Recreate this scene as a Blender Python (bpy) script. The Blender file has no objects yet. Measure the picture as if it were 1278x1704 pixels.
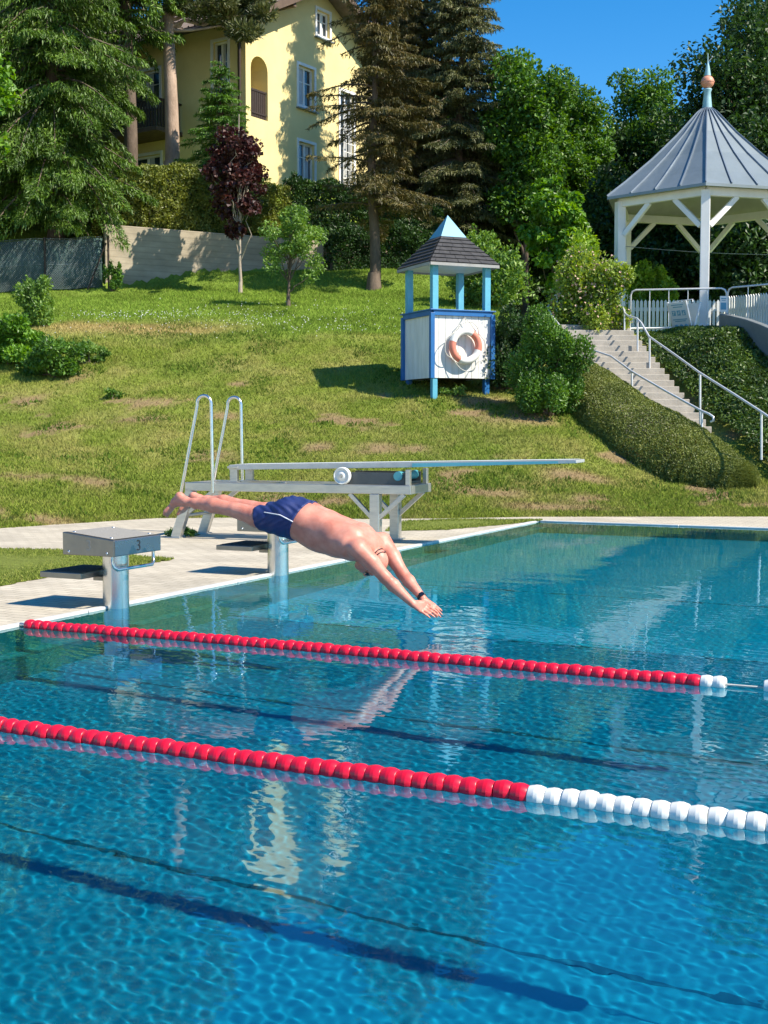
import bpy, bmesh, math, random
import numpy as np
from mathutils import Vector, Matrix, geometry

sc = bpy.context.scene
col = sc.collection
R = math.radians
PI = math.pi

# ------------------------------------------------------------------ camera, sky, sun, exposure
F = 2148.0
PITCH, YAW, EYE = R(3.73), R(25.62), 1.4
cam = bpy.data.cameras.new('camera')
cam_o = bpy.data.objects.new('camera', cam)
col.objects.link(cam_o)
sc.camera = cam_o
cam.sensor_fit = 'VERTICAL'
cam.sensor_height = 36
cam.lens = F / 1704 * 36
cam.clip_end = 3000
cam_o.location = (0, 0, EYE)
cam_o.rotation_euler = (R(90) - PITCH, 0, YAW)

RX, RY = math.cos(YAW), math.sin(YAW)          # right on the ground
AX, AY = -math.sin(YAW), math.cos(YAW)         # away on the ground
SUN_EL = R(45)
su, sv = math.cos(R(25.3)), -math.sin(R(25.3))       # the sun stands to the right and a little behind the viewer
SX, SY = su * RX + sv * AX, su * RY + sv * AY

world = bpy.data.worlds.new('World')
sc.world = world
world.use_nodes = True
wn = world.node_tree
sky = wn.nodes.new('ShaderNodeTexSky')
sky.sky_type = 'NISHITA'
sky.sun_disc = False
sky.sun_elevation = SUN_EL
sky.sun_rotation = math.atan2(SX, SY)
sky.altitude = 400
sky.air_density = 1.0
sky.dust_density = 0.1
sky.ozone_density = 3.0
hs = wn.nodes.new('ShaderNodeHueSaturation')
hs.inputs['Saturation'].default_value = 1.42
hs.inputs['Value'].default_value = 1.15
wn.links.new(sky.outputs[0], hs.inputs['Color'])
wn.links.new(hs.outputs[0], wn.nodes['Background'].inputs[0])
wn.nodes['Background'].inputs[1].default_value = 0.1

sun = bpy.data.lights.new('sun', 'SUN')
sun_o = bpy.data.objects.new('sun', sun)
col.objects.link(sun_o)
sun.energy = 5.0
sun.angle = R(0.5)
sun.color = (1.0, 0.91, 0.77)
sun.cycles.is_caustics_light = True
sun_o.rotation_euler = Vector((SX * math.cos(SUN_EL), SY * math.cos(SUN_EL), math.sin(SUN_EL))).to_track_quat('Z', 'Y').to_euler()
sun_o.location = (20, 0, 30)
sc.view_settings.view_transform = 'Standard'
sc.view_settings.look = 'None'
sc.view_settings.gamma = 1
sc.view_settings.exposure = 0.8
sc.cycles.max_bounces = 8
sc.cycles.transparent_max_bounces = 8
sc.cycles.sample_clamp_indirect = 4

# ------------------------------------------------------------------ measuring helpers
def UV(u, v, z=0.0):
    "point u metres right and v metres ahead of the viewer"
    return Vector((u * RX + v * AX, u * RY + v * AY, z))

def uv_of(x, y):
    return x * RX + y * RY, x * AX + y * AY

def PX(px, py, v):
    "point at photo position px, py and v metres ahead"
    tx, ty = (px - 639) / F, (852 - py) / F
    t = v / (math.cos(PITCH) + ty * math.sin(PITCH))
    return UV(t * tx, v, EYE + t * (-math.sin(PITCH) + ty * math.cos(PITCH)))

def PZ(px, py, v):
    return PX(px, py, v).z

def PU(px, v):
    return (px - 639) / F * v

def RAY(px, py):
    d = PX(px, py, 1.0) - Vector((0, 0, EYE))
    return d

def PYP(px, py, Y):
    "point at photo position on the upright plane y = Y"
    d = RAY(px, py)
    return Vector((0, 0, EYE)) + d * (Y / d.y)

def PG(px, py, z=0.0):
    d = RAY(px, py)
    return Vector((0, 0, EYE)) + d * ((z - EYE) / d.z)

# ------------------------------------------------------------------ numpy noise
def _hash(ix, iy, seed):
    h = (ix.astype(np.int64) * 374761393 + iy.astype(np.int64) * 668265263 + seed * 974711) & 0x7fffffff
    h = ((h ^ (h >> 13)) * 1274126177) & 0x7fffffff
    return ((h ^ (h >> 16)) & 0xffff) / 65535.0

def vnoise(x, y, seed=0):
    ix, iy = np.floor(x), np.floor(y)
    fx, fy = x - ix, y - iy
    fx, fy = fx * fx * (3 - 2 * fx), fy * fy * (3 - 2 * fy)
    a, b = _hash(ix, iy, seed), _hash(ix + 1, iy, seed)
    c, d = _hash(ix, iy + 1, seed), _hash(ix + 1, iy + 1, seed)
    return (a * (1 - fx) + b * fx) * (1 - fy) + (c * (1 - fx) + d * fx) * fy

def fbm(x, y, seed=0, n=4):
    s, a, t = 0, 1.0, 0
    for k in range(n):
        s = s + a * vnoise(x * 2 ** k, y * 2 ** k, seed + k)
        t += a
        a *= .5
    return s / t

def sstep(a, b, x):
    t = np.clip((x - a) / (b - a), 0, 1)
    return t * t * (3 - 2 * t)

# ------------------------------------------------------------------ materials
def nmat(name):
    m = bpy.data.materials.new(name)
    m.use_nodes = True
    return m, m.node_tree.nodes, m.node_tree.links, m.node_tree.nodes['Principled BSDF']

def hexc(h):
    "display colour -> linear"
    c = [int(h[i:i + 2], 16) / 255 for i in (0, 2, 4)]
    return tuple((x / 12.92 if x <= .04045 else ((x + .055) / 1.055) ** 2.4) for x in c)

def mat(name, c1, c2=None, scale=4.0, rough=.6, metal=0.0, bump=0.0, bscale=None, stretch=(1, 1, 1), spec=.5, coord='Object', detail=5, rvar=0.1):
    m, n, l, b = nmat(name)
    c2 = c2 or tuple(x * .82 for x in c1)
    tc = n.new('ShaderNodeTexCoord')
    mp = n.new('ShaderNodeMapping')
    mp.inputs['Scale'].default_value = stretch
    l.new(tc.outputs[coord], mp.inputs[0])
    t = n.new('ShaderNodeTexNoise')
    t.inputs['Scale'].default_value = scale
    t.inputs['Detail'].default_value = detail
    t.inputs['Roughness'].default_value = .65
    l.new(mp.outputs[0], t.inputs[0])
    rp = n.new('ShaderNodeValToRGB')
    rp.color_ramp.elements[0].position = .3
    rp.color_ramp.elements[1].position = .7
    rp.color_ramp.elements[0].color = (*c2, 1)
    rp.color_ramp.elements[1].color = (*c1, 1)
    l.new(t.outputs[0], rp.inputs[0])
    l.new(rp.outputs[0], b.inputs['Base Color'])
    b.inputs['Metallic'].default_value = metal
    b.inputs['Specular IOR Level'].default_value = spec
    mr = n.new('ShaderNodeMapRange')
    mr.inputs[3].default_value = rough + rvar
    mr.inputs[4].default_value = max(.02, rough - rvar)
    l.new(t.outputs[0], mr.inputs[0])
    l.new(mr.outputs[0], b.inputs['Roughness'])
    if bump:
        t2 = n.new('ShaderNodeTexNoise')
        t2.inputs['Scale'].default_value = bscale or scale * 8
        t2.inputs['Detail'].default_value = 4
        l.new(mp.outputs[0], t2.inputs[0])
        bp = n.new('ShaderNodeBump')
        bp.inputs['Strength'].default_value = bump
        bp.inputs['Distance'].default_value = .02
        l.new(t2.outputs[0], bp.inputs['Height'])
        l.new(bp.outputs[0], b.inputs['Normal'])
    return m

def leafmat(name, cols, clump=1.5, trans=.3, gloss=.04, rough=.5):
    "foliage: every leaf (mesh island) has its own tint, clumps differ too"
    m, n, l, b = nmat(name)
    n.remove(b)
    out = n['Material Output']
    geo = n.new('ShaderNodeNewGeometry')
    tc = n.new('ShaderNodeTexCoord')
    tn = n.new('ShaderNodeTexNoise')
    tn.inputs['Scale'].default_value = clump
    tn.inputs['Detail'].default_value = 2
    l.new(tc.outputs['Object'], tn.inputs[0])
    ma = n.new('ShaderNodeMath'); ma.operation = 'MULTIPLY_ADD'
    ma.inputs[1].default_value = .55
    l.new(geo.outputs['Random Per Island'], ma.inputs[0])
    mb = n.new('ShaderNodeMath'); mb.operation = 'MULTIPLY_ADD'
    mb.inputs[1].default_value = 1.3; mb.inputs[2].default_value = -.43
    l.new(tn.outputs[0], mb.inputs[0])
    l.new(mb.outputs[0], ma.inputs[2])
    rp = n.new('ShaderNodeValToRGB')
    el = rp.color_ramp.elements
    while len(el) < len(cols):
        el.new(.5)
    for i, c in enumerate(cols):
        el[i].position = i / (len(cols) - 1)
        el[i].color = (*c, 1)
    l.new(ma.outputs[0], rp.inputs[0])
    d = n.new('ShaderNodeBsdfDiffuse')
    t = n.new('ShaderNodeBsdfTranslucent')
    g = n.new('ShaderNodeBsdfGlossy')
    g.inputs['Roughness'].default_value = rough
    l.new(rp.outputs[0], d.inputs[0])
    hv = n.new('ShaderNodeHueSaturation')
    hv.inputs['Hue'].default_value = .485
    hv.inputs['Saturation'].default_value = 1.15
    hv.inputs['Value'].default_value = 1.3
    l.new(rp.outputs[0], hv.inputs['Color'])
    l.new(hv.outputs[0], t.inputs[0])
    m1 = n.new('ShaderNodeMixShader'); m1.inputs[0].default_value = trans
    l.new(d.outputs[0], m1.inputs[1]); l.new(t.outputs[0], m1.inputs[2])
    m2 = n.new('ShaderNodeMixShader'); m2.inputs[0].default_value = gloss
    l.new(m1.outputs[0], m2.inputs[1]); l.new(g.outputs[0], m2.inputs[2])
    l.new(m2.outputs[0], out.inputs[0])
    return m

M = {}
M['steel'] = mat('steel', (.62, .60, .56), (.50, .49, .46), scale=6, rough=.38, metal=.85, stretch=(1, 1, 6), bump=.03)
M['steel_bright'] = mat('steel_bright', (.72, .71, .69), (.60, .59, .57), scale=8, rough=.24, metal=.95)
M['steel_dull'] = mat('steel_dull', (.27, .265, .24), (.21, .205, .19), scale=5, rough=.36, metal=.85, bump=.04)
M['rail'] = mat('rail', (.72, .73, .74), (.6, .61, .62), scale=10, rough=.4, metal=.3)
M['white_paint'] = mat('white_paint', (.80, .80, .78), (.70, .70, .68), scale=3, rough=.5, bump=.05, bscale=30)
M['white_plastic'] = mat('white_plastic', (.78, .78, .74), (.68, .68, .64), scale=9, rough=.35)
M['red_plastic'] = mat('red_plastic', (.74, .008, .038), (.62, .006, .028), scale=9, rough=.32)
M['blue_paint'] = mat('blue_paint', (.013, .135, .38), (.01, .105, .30), scale=5, rough=.45, bump=.06)
M['sky_paint'] = mat('sky_paint', (.11, .42, .56), (.08, .33, .46), scale=5, rough=.5, bump=.06)
M['teal_paint'] = mat('teal_paint', (.09, .37, .42), (.07, .31, .36), scale=5, rough=.4)
M['shingle'] = mat('shingle', (.055, .055, .058), (.03, .03, .033), scale=7, rough=.85, bump=.3)
M['zinc'] = mat('zinc', (.215, .26, .285), (.16, .20, .22), scale=1.6, rough=.45, metal=.25, bump=.03)
M['copper_green'] = mat('copper_green', (.28, .47, .52), (.2, .37, .43), scale=6, rough=.55)
M['terracotta'] = mat('terracotta', (.66, .30, .19), (.52, .22, .14), scale=6, rough=.5)
M['buoy_red'] = mat('buoy_red', (.74, .25, .17), (.64, .19, .13), scale=7, rough=.5)
M['rope'] = mat('rope', (.6, .58, .52), (.45, .44, .4), scale=40, rough=.8)
M['dark'] = mat('dark', (.02, .022, .025), (.012, .013, .015), scale=8, rough=.4)
M['grip'] = mat('grip', (.075, .08, .085), (.045, .048, .052), scale=60, rough=.85, bump=.3)
M['concrete'] = mat('concrete', (.46, .42, .35), (.30, .27, .22), scale=1.3, rough=.85, bump=.2, stretch=(1, 1, 2.6))
M['step_stone'] = mat('step_stone', (.42, .385, .33), (.30, .275, .235), scale=5, rough=.85, bump=.25)
M['plaster'] = mat('plaster', (.80, .66, .31), (.68, .555, .25), scale=.7, rough=.9, bump=.12, bscale=60)
M['wood_dark'] = mat('wood_dark', (.045, .028, .02), (.025, .016, .012), scale=5, rough=.6)
M['wood_brown'] = mat('wood_brown', (.13, .085, .055), (.08, .052, .035), scale=5, rough=.7)
M['glass'] = mat('glass', (.03, .045, .06), (.02, .03, .04), scale=1, rough=.06, spec=.9)
M['curtain'] = mat('curtain', (.5, .52, .54), (.4, .42, .45), scale=3, rough=.8)
M['bark'] = mat('bark', (.17, .125, .09), (.075, .055, .04), scale=5, rough=.9, bump=.6, stretch=(1, 1, .35))
M['bark_light'] = mat('bark_light', (.48, .35, .26), (.24, .17, .12), scale=4, rough=.9, bump=.6, stretch=(1, 1, .4))
M['bark_pale'] = mat('bark_pale', (.42, .36, .28), (.27, .22, .17), scale=8, rough=.9, bump=.3)
M['fence_mesh'] = mat('fence_mesh', (.032, .055, .055), (.022, .04, .04), scale=3, rough=.75)
M['sign_blue'] = mat('sign_blue', (.10, .32, .46), (.08, .27, .4), scale=5, rough=.5)
M['sign_face'] = mat('sign_face', (.50, .60, .66), (.45, .55, .61), scale=3, rough=.5)
M['sign_back'] = mat('sign_back', (.62, .60, .52), (.55, .53, .46), scale=3, rough=.6)
M['skin'] = None

# ------------------------------------------------------------------ mesh builder
class MB:
    def __init__(s, T=None):
        s.v, s.f, s.sm, s.mi = [], [], [], []
        s.T = T or Matrix()
        s.cm = 0
    def add(s, vs, fs, smooth=False):
        o = len(s.v)
        s.v += [tuple(s.T @ Vector(p)) for p in vs]
        s.f += [tuple(i + o for i in f) for f in fs]
        s.sm += [smooth] * len(fs)
        s.mi += [s.cm] * len(fs)
        return s
    def box(s, c, d, rz=0, M3=None):
        x, y, z = d[0] / 2, d[1] / 2, d[2] / 2
        vs = [Vector((i * x, j * y, k * z)) for k in (-1, 1) for j in (-1, 1) for i in (-1, 1)]
        m = M3 or Matrix.Rotation(rz, 3, 'Z')
        vs = [m @ q + Vector(c) for q in vs]
        return s.add(vs, [(0, 2, 3, 1), (4, 5, 7, 6), (0, 1, 5, 4), (2, 6, 7, 3), (0, 4, 6, 2), (1, 3, 7, 5)])
    def bar(s, a, b, w, h, up=(0, 0, 1)):
        a, b = Vector(a), Vector(b)
        x = (b - a).normalized()
        upv = Vector(up)
        if abs(x.dot(upv)) > .99:
            upv = Vector((0, 1, 0))
        y = upv.cross(x).normalized()
        z = x.cross(y)
        return s.box((a + b) / 2, ((b - a).length, w, h), M3=Matrix((x, y, z)).transposed())
    def tube(s, pts, r, n=10, caps=True, closed=False):
        pts = [Vector(p) for p in pts]
        N = len(pts)
        rr = r if hasattr(r, '__len__') else [r] * N
        vs, fs = [], []
        up = None
        for i, p in enumerate(pts):
            if closed:
                t = (pts[(i + 1) % N] - pts[i - 1]).normalized()
            else:
                t = (pts[min(i + 1, N - 1)] - pts[max(i - 1, 0)]).normalized()
            if up is None:
                up = Vector((0, 0, 1)) if abs(t.z) < .9 else Vector((1, 0, 0))
            x = up.cross(t)
            if x.length < 1e-5:
                x = Vector((1, .3, .2)).cross(t)
            x.normalize()
            y = t.cross(x)
            up = y
            for k in range(n):
                a = 2 * PI * k / n
                vs.append(p + (x * math.cos(a) + y * math.sin(a)) * rr[i])
        for i in range(N if closed else N - 1):
            j = (i + 1) % N
            for k in range(n):
                k2 = (k + 1) % n
                fs.append((i * n + k, i * n + k2, j * n + k2, j * n + k))
        s.add(vs, fs, True)
        if caps and not closed:
            s.add(vs[:n], [tuple(reversed(range(n)))])
            s.add(vs[-n:], [tuple(range(n))])
        return s
    def lathe(s, prof, n=20, axis=Matrix(), smooth=True, cap=False):
        vs, fs = [], []
        for r, z in prof:
            for k in range(n):
                a = 2 * PI * k / n
                vs.append(axis @ Vector((r * math.cos(a), r * math.sin(a), z)))
        for i in range(len(prof) - 1):
            for k in range(n):
                k2 = (k + 1) % n
                fs.append((i * n + k, i * n + k2, (i + 1) * n + k2, (i + 1) * n + k))
        if cap:
            fs.append(tuple(reversed(range(n))))
            fs.append(tuple((len(prof) - 1) * n + k for k in range(n)))
        return s.add(vs, fs, smooth)
    def prism(s, poly, h, axis=Matrix()):
        "polygon in local xy, extruded from z=0 to z=h"
        n = len(poly)
        vs = [axis @ Vector((x, y, 0)) for x, y in poly] + [axis @ Vector((x, y, h)) for x, y in poly]
        fs = [tuple(reversed(range(n))), tuple(range(n, 2 * n))]
        fs += [(i, (i + 1) % n, n + (i + 1) % n, n + i) for i in range(n)]
        return s.add(vs, fs)
    def build(s, name, mats, parent=None, bevel=0, seg=2):
        me = bpy.data.meshes.new(name)
        me.from_pydata(s.v, [], s.f)
        for m in (mats if isinstance(mats, (list, tuple)) else [mats]):
            me.materials.append(m)
        me.polygons.foreach_set('use_smooth', s.sm)
        me.polygons.foreach_set('material_index', s.mi)
        me.update()
        o = bpy.data.objects.new(name, me)
        col.objects.link(o)
        if parent:
            o.parent = parent
        if bevel:
            bv = o.modifiers.new('bevel', 'BEVEL')
            bv.width = bevel
            bv.segments = seg
            bv.limit_method = 'ANGLE'
            bv.angle_limit = R(40)
            bv.harden_normals = False
        return o

def npmesh(name, co, faces, m, parent=None, smooth=False):
    "fast mesh from arrays; faces (N,k)"
    co = np.asarray(co, np.float32).reshape(-1, 3)
    faces = np.asarray(faces, np.int32)
    me = bpy.data.meshes.new(name)
    me.vertices.add(len(co))
    me.vertices.foreach_set('co', co.ravel())
    k = faces.shape[1]
    me.loops.add(faces.size)
    me.loops.foreach_set('vertex_index', faces.ravel())
    me.polygons.add(len(faces))
    me.polygons.foreach_set('loop_start', np.arange(0, faces.size, k, dtype=np.int32))
    me.polygons.foreach_set('use_smooth', np.full(len(faces), smooth))
    me.update()
    me.validate()
    me.materials.append(m)
    o = bpy.data.objects.new(name, me)
    col.objects.link(o)
    if parent:
        o.parent = parent
    return o

def tag(o, label=None, cat=None, group=None, kind=None):
    if label: o['label'] = label
    if cat: o['category'] = cat
    if group: o['group'] = group
    if kind: o['kind'] = kind
    return o

def thing(name, loc, rz=0, label=None, cat=None, group=None):
    o = bpy.data.objects.new(name, None)
    o.empty_display_size = .2
    col.objects.link(o)
    o.location = loc
    o.rotation_euler = (0, 0, rz)
    return tag(o, label, cat, group)

def copy_tree(o, parent=None):
    c = o.copy()
    col.objects.link(c)
    if parent:
        c.parent = parent
    for ch in list(o.children):
        copy_tree(ch, c)
    return c

def colattr(o, cols):
    a = o.data.color_attributes.new('tint', 'FLOAT_COLOR', 'POINT')
    c = np.ones((len(o.data.vertices), 4), np.float32)
    c[:, :3] = cols
    a.data.foreach_set('color', c.ravel())
# ------------------------------------------------------------------ the ground: bank, lawn, terrace, hill
POOL_X0, POOL_X1, POOL_Y0, POOL_Y1, DEPTH = -6.23, 18.8, 1.5, 18.36, 1.8

def toe(u):
    return np.interp(u, [-40, -9, -7, -5.3, -4.3, -3.5, -1.5, -.3, 1, 2.3, 6, 12, 60],
                     [13, 14.6, 16.3, 17.8, 18.9, 19.8, 20.0, 19.6, 19.75, 20.1, 20.15, 19.5, 17])

def wall_v(u):
    return np.interp(u, [-60, -8.5, 0.5, 60], [38.5, 40.0, 45.0, 58])

def weff(u, v):
    "distance up the bank; the foot of the bank bends but its upper part runs straight"
    t = toe(u)
    return np.where(v < 24, (v - t) * np.where(v > t, 4.2 / np.maximum(24 - t, 1), 1), v - 19.8)

def H(u, v):
    u, v = np.asarray(u, float), np.asarray(v, float)
    w = weff(u, v)
    left = np.interp(w, [-5, 0, 2, 4, 6.8, 9, 11.5, 16, 19.2, 20.5, 21.6, 23, 25.5, 60],
                     [-.3, 0, .52, 1.12, 1.98, 2.74, 3.62, 4.68, 5.38, 5.75, 6.3, 6.55, 6.9, 8.6])
    right = np.interp(w, [-5, 0, 3, 5.5, 9.9, 11, 17, 23, 60], [-.2, 0, .5, 1.45, 3.45, 3.6, 3.85, 4.4, 9])
    right2 = np.interp(w, [-5, 0, 3, 5.5, 8.0, 9.5, 17, 23, 60], [-.2, 0, .5, 1.7, 3.25, 3.55, 3.85, 4.4, 9])
    kr = sstep(6.1, 7.1, u)
    right = right * (1 - kr) + right2 * kr
    k = sstep(3.0, 4.6, u)
    z = left * (1 - k) + right * k
    # behind the retaining wall the ground is higher, then climbs to the house
    dv = v - wall_v(u)
    up = np.interp(dv, [0, .25, 1.5, 4.5, 10, 60], [0, .75, .9, 3.0, 3.2, 4.5])
    z = z + up * (1 - sstep(1.5, 4.5, u))
    amp = sstep(0, 3, w)
    z = z + amp * ((fbm(u * .9, v * .9, 5) - .5) * .16 + (fbm(u * .25, v * .25, 9) - .5) * .16 * (1 - k))
    return z

def G(u, v):
    return float(H(u, v))

def UVG(u, v, dz=0.0):
    return UV(u, v, G(u, v) + dz)

def lawn_tint(u, v):
    "the real colours of the turf: lush lawn on top, dry and worn on the bank"
    w = weff(u, v)
    lush = np.array([.205, .30, .045])
    olive = np.array([.205, .255, .042])
    straw = np.array([.43, .34, .14])
    soil = np.array([.30, .20, .115])
    n1 = fbm(u * .55 + 3, v * .8, 21)
    n2 = fbm(u * 1.7, v * 1.7, 33)
    n3 = fbm(u * .9 + 9, v * 1.1, 47)
    top = sstep(10.3, 12.3, w + (n1 - .5) * 1.6)
    dry = np.clip((1 - top) * (.03 + 1.05 * (n2 - .44)), 0, .65)
    dry = np.maximum(dry, 1.0 * np.exp(-((u + 6.3) / 2.8) ** 4 - ((v - 32.2 - .05 * (u + 6.5)) / 1.0) ** 2))     # the scorched band on the left
    base = olive * (1 - top)[..., None] + lush * top[..., None] if np.ndim(top) else olive * (1 - top) + lush * top
    g2 = sstep(.5, .7, n1)
    base = base * (1 - .5 * g2[..., None]) + lush * .62 * .5 * g2[..., None]
    c = base * (1 - dry[..., None]) + straw * dry[..., None]
    bare = sstep(.655, .73, n3) * (1 - sstep(7.5, 9.5, w)) * sstep(.1, .8, w)
    for (bu, bv, su_, sv_) in BARE:
        bare = np.maximum(bare, np.exp(-((u - bu) / su_) ** 4 - ((v - bv) / sv_) ** 4) * sstep(.3, .52, n2 + .1))
    bare = bare * .85
    c = c * (1 - bare[..., None]) + soil * bare[..., None]
    return c, bare

BARE = []
for (px, py, v, a, b) in [(625, 752, 23.3, .45, .3), (530, 748, 23.4, .3, .25), (690, 757, 23.2, .25, .25), (860, 700, 25.3, .8, .45),
                          (805, 675, 26.2, .5, .4), (980, 830, 21, .6, .25), (230, 690, 25.2, .6, .3), (395, 640, 27.6, .25, .2),
                          (375, 680, 25.5, .3, .3), (960, 780, 22.3, .6, .3), (100, 790, 21, .5, .2), (160, 800, 21, .3, .3),
                          (360, 760, 23, .5, .3), (40, 850, 18.6, .8, .25), (810, 820, 21.2, .7, .25), (930, 845, 20.6, 1.0, .2)]:
    BARE.append((PU(px, v), v, a, b))

def turf_mat():
    m, n, l, b = nmat('turf')
    at = n.new('ShaderNodeAttribute'); at.attribute_name = 'tint'
    tc = n.new('ShaderNodeTexCoord')
    t = n.new('ShaderNodeTexNoise'); t.inputs['Scale'].default_value = 14; t.inputs['Detail'].default_value = 8; t.inputs['Roughness'].default_value = .75
    l.new(tc.outputs['Object'], t.inputs[0])
    mr = n.new('ShaderNodeMapRange'); mr.inputs[1].default_value = .25; mr.inputs[2].default_value = .75; mr.inputs[3].default_value = .5; mr.inputs[4].default_value = 1.35
    l.new(t.outputs[0], mr.inputs[0])
    mx = n.new('ShaderNodeVectorMath'); mx.operation = 'SCALE'
    l.new(at.outputs['Color'], mx.inputs[0]); l.new(mr.outputs[0], mx.inputs['Scale'])
    l.new(mx.outputs[0], b.inputs['Base Color'])
    b.inputs['Roughness'].default_value = .95
    b.inputs['Specular IOR Level'].default_value = .1
    bp = n.new('ShaderNodeBump'); bp.inputs['Strength'].default_value = .9; bp.inputs['Distance'].default_value = .06
    l.new(t.outputs[0], bp.inputs['Height']); l.new(bp.outputs[0], b.inputs['Normal'])
    return m

def blade_mat():
    m, n, l, b = nmat('grass_blade')
    n.remove(b)
    at = n.new('ShaderNodeAttribute'); at.attribute_name = 'tint'
    d = n.new('ShaderNodeBsdfDiffuse'); t = n.new('ShaderNodeBsdfTranslucent')
    l.new(at.outputs['Color'], d.inputs[0]); l.new(at.outputs['Color'], t.inputs[0])
    mx = n.new('ShaderNodeMixShader'); mx.inputs[0].default_value = .35
    l.new(d.outputs[0], mx.inputs[1]); l.new(t.outputs[0], mx.inputs[2])
    l.new(mx.outputs[0], n['Material Output'].inputs[0])
    return m

M['turf'] = turf_mat()
M['blade'] = blade_mat()

def make_ground():
    us = np.concatenate([np.linspace(-150, -20, 20)[:-1], np.linspace(-20, 16, 181), np.linspace(16, 150, 20)[1:]])
    ws = np.concatenate([np.linspace(-.8, 27, 190), np.linspace(27, 60, 34)[1:], np.linspace(60, 400, 14)[1:]])
    U, W = np.meshgrid(us, ws, indexing='ij')
    V = toe(U) + W
    Z = H(U, V)
    Z = np.where(W < 0, -.06, Z)
    co = np.stack([U * RX + V * AX, U * RY + V * AY, Z], -1).reshape(-1, 3)
    nu, nw = len(us), len(ws)
    i = np.arange(nu * nw).reshape(nu, nw)
    q = np.stack([i[:-1, :-1], i[1:, :-1], i[1:, 1:], i[:-1, 1:]], -1).reshape(-1, 4)
    o = npmesh('ground', co, q, M['turf'], smooth=True)
    c, _ = lawn_tint(U.ravel(), V.ravel())
    colattr(o, c)
    tag(o, kind='structure')

def blades(name, U, V, Z, C, hmin, hmax, width, seed, label):
    rng = np.random.default_rng(seed)
    n = len(U)
    P = np.stack([U * RX + V * AX, U * RY + V * AY, Z - .005], -1)
    a = rng.random(n) * 2 * PI
    s = np.stack([np.cos(a), np.sin(a), 0 * a], -1)
    b = rng.random(n) * 2 * PI
    lean = np.stack([np.cos(b), np.sin(b), 0 * b], -1) * rng.uniform(.2, 1.1, n)[:, None]
    h = rng.uniform(hmin, hmax, n)[:, None]
    w = (width * rng.uniform(.6, 1.3, n))[:, None]
    co = np.stack([P - s * w, P + s * w, P + lean * h + np.array([0, 0, 1]) * h], 1)
    f = np.arange(3 * n).reshape(n, 3)
    o = npmesh(name, co, f, M['blade'])
    colattr(o, np.repeat(C, 3, 0))
    tag(o, label, kind='stuff')
    return o

def make_grass():
    rng = np.random.default_rng(11)
    n = 420000
    w = 25 * rng.random(n) ** 1.35
    u = rng.uniform(-11, 11.5, n) * (.62 + w / 25 * .5)
    v = toe(u) + w
    frac = np.abs(u / v) < .33
    keep = frac & ~((u > 4.3) & (w > 4.0)) & (v < wall_v(u) - .1)
    u, v = u[keep], v[keep]
    c, bare = lawn_tint(u, v)
    ok = rng.random(len(u)) > bare * 1.0
    u, v, c = u[ok], v[ok], c[ok]
    t = rng.random(len(u))[:, None]
    c = c * rng.uniform(.75, 1.45, len(u))[:, None]
    c = np.where(t > .93, c * .4 + np.array([.30, .25, .10]) * .6, c)
    w = v - toe(u)
    blades('grass', u, v, H(u, v), c, .025, .075, .011, 3, 'short lawn and rough grass on the sloping bank')
    # taller tufts on the upper lawn
    n = 60000
    u = rng.uniform(-12.5, 6, n)
    v = toe(u) + rng.uniform(11.5, 24, n)
    keep = (v < wall_v(u) - .1) & (u < 3.6) & (np.abs(u / v) < .33)
    u, v = u[keep], v[keep]
    c, bare = lawn_tint(u, v)
    c = c * rng.uniform(.7, 1.6, len(u))[:, None]
    blades('lawn_grass', u, v, H(u, v), c, .04, .10, .014, 4, 'lush longer grass of the upper lawn')
    # weeds and darker clumps scattered through the bank
    n = 90000
    u = rng.uniform(-11, 6, n); v = toe(u) + rng.uniform(.4, 16, n)
    k = fbm(u * 1.1, v * 1.3, 81, 3) + .25 * fbm(u * 5, v * 5, 83, 2)
    keep = (k > .74) & (np.abs(u / v) < .33) & ~((u > 4.3) & (weff(u, v) > 4.0))
    u, v = u[keep], v[keep]
    c = np.array([.10, .17, .025]) * rng.uniform(.6, 1.5, len(u))[:, None]
    blades('weeds', u, v, H(u, v), c, .025, .085, .02, 6, 'darker clumps of weeds in the worn turf of the bank')
    # white clover flowers
    n = 1500
    pts = []
    for (px, py, v, au, av, k) in [(q_[0], *q_[1:-1], int(q_[-1] * .6)) for q_ in ((240, 503, 34.2, 2.0, .5, 260), (450, 520, 33.3, 2.6, 1.0, 200), (520, 545, 32, 2.2, .6, 120), (250, 520, 33, 3, 1.5, 60), (470, 500, 35, 3, 1.5, 120))]:
        uu, vv = rng.normal(PU(px, v), au * .6, k), rng.normal(v, av * .7, k)
        pts.append(np.stack([uu, vv], -1))
    p = np.concatenate(pts)
    u, v = p[:, 0], p[:, 1]
    z = H(u, v) + rng.uniform(.05, .12, len(u))
    P = np.stack([u * RX + v * AX, u * RY + v * AY, z], -1)
    r = rng.uniform(.009, .018, len(u))[:, None]
    e = [np.array(x, float) for x in ((1, 0, 0), (0, 1, 0), (-1, 0, 0), (0, -1, 0), (0, 0, 1), (0, 0, -1))]
    co = np.stack([P + r * x for x in e], 1)
    tri = np.array([(0, 1, 4), (1, 2, 4), (2, 3, 4), (3, 0, 4), (1, 0, 5), (2, 1, 5), (3, 2, 5), (0, 3, 5)])
    f = (np.arange(len(u))[:, None, None] * 6 + tri[None]).reshape(-1, 3)
    o = npmesh('clover_flowers', co, f, M['white_plastic'])
    tag(o, 'tiny white clover flowers scattered over the upper lawn', kind='stuff')

make_ground()
make_grass()

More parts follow.
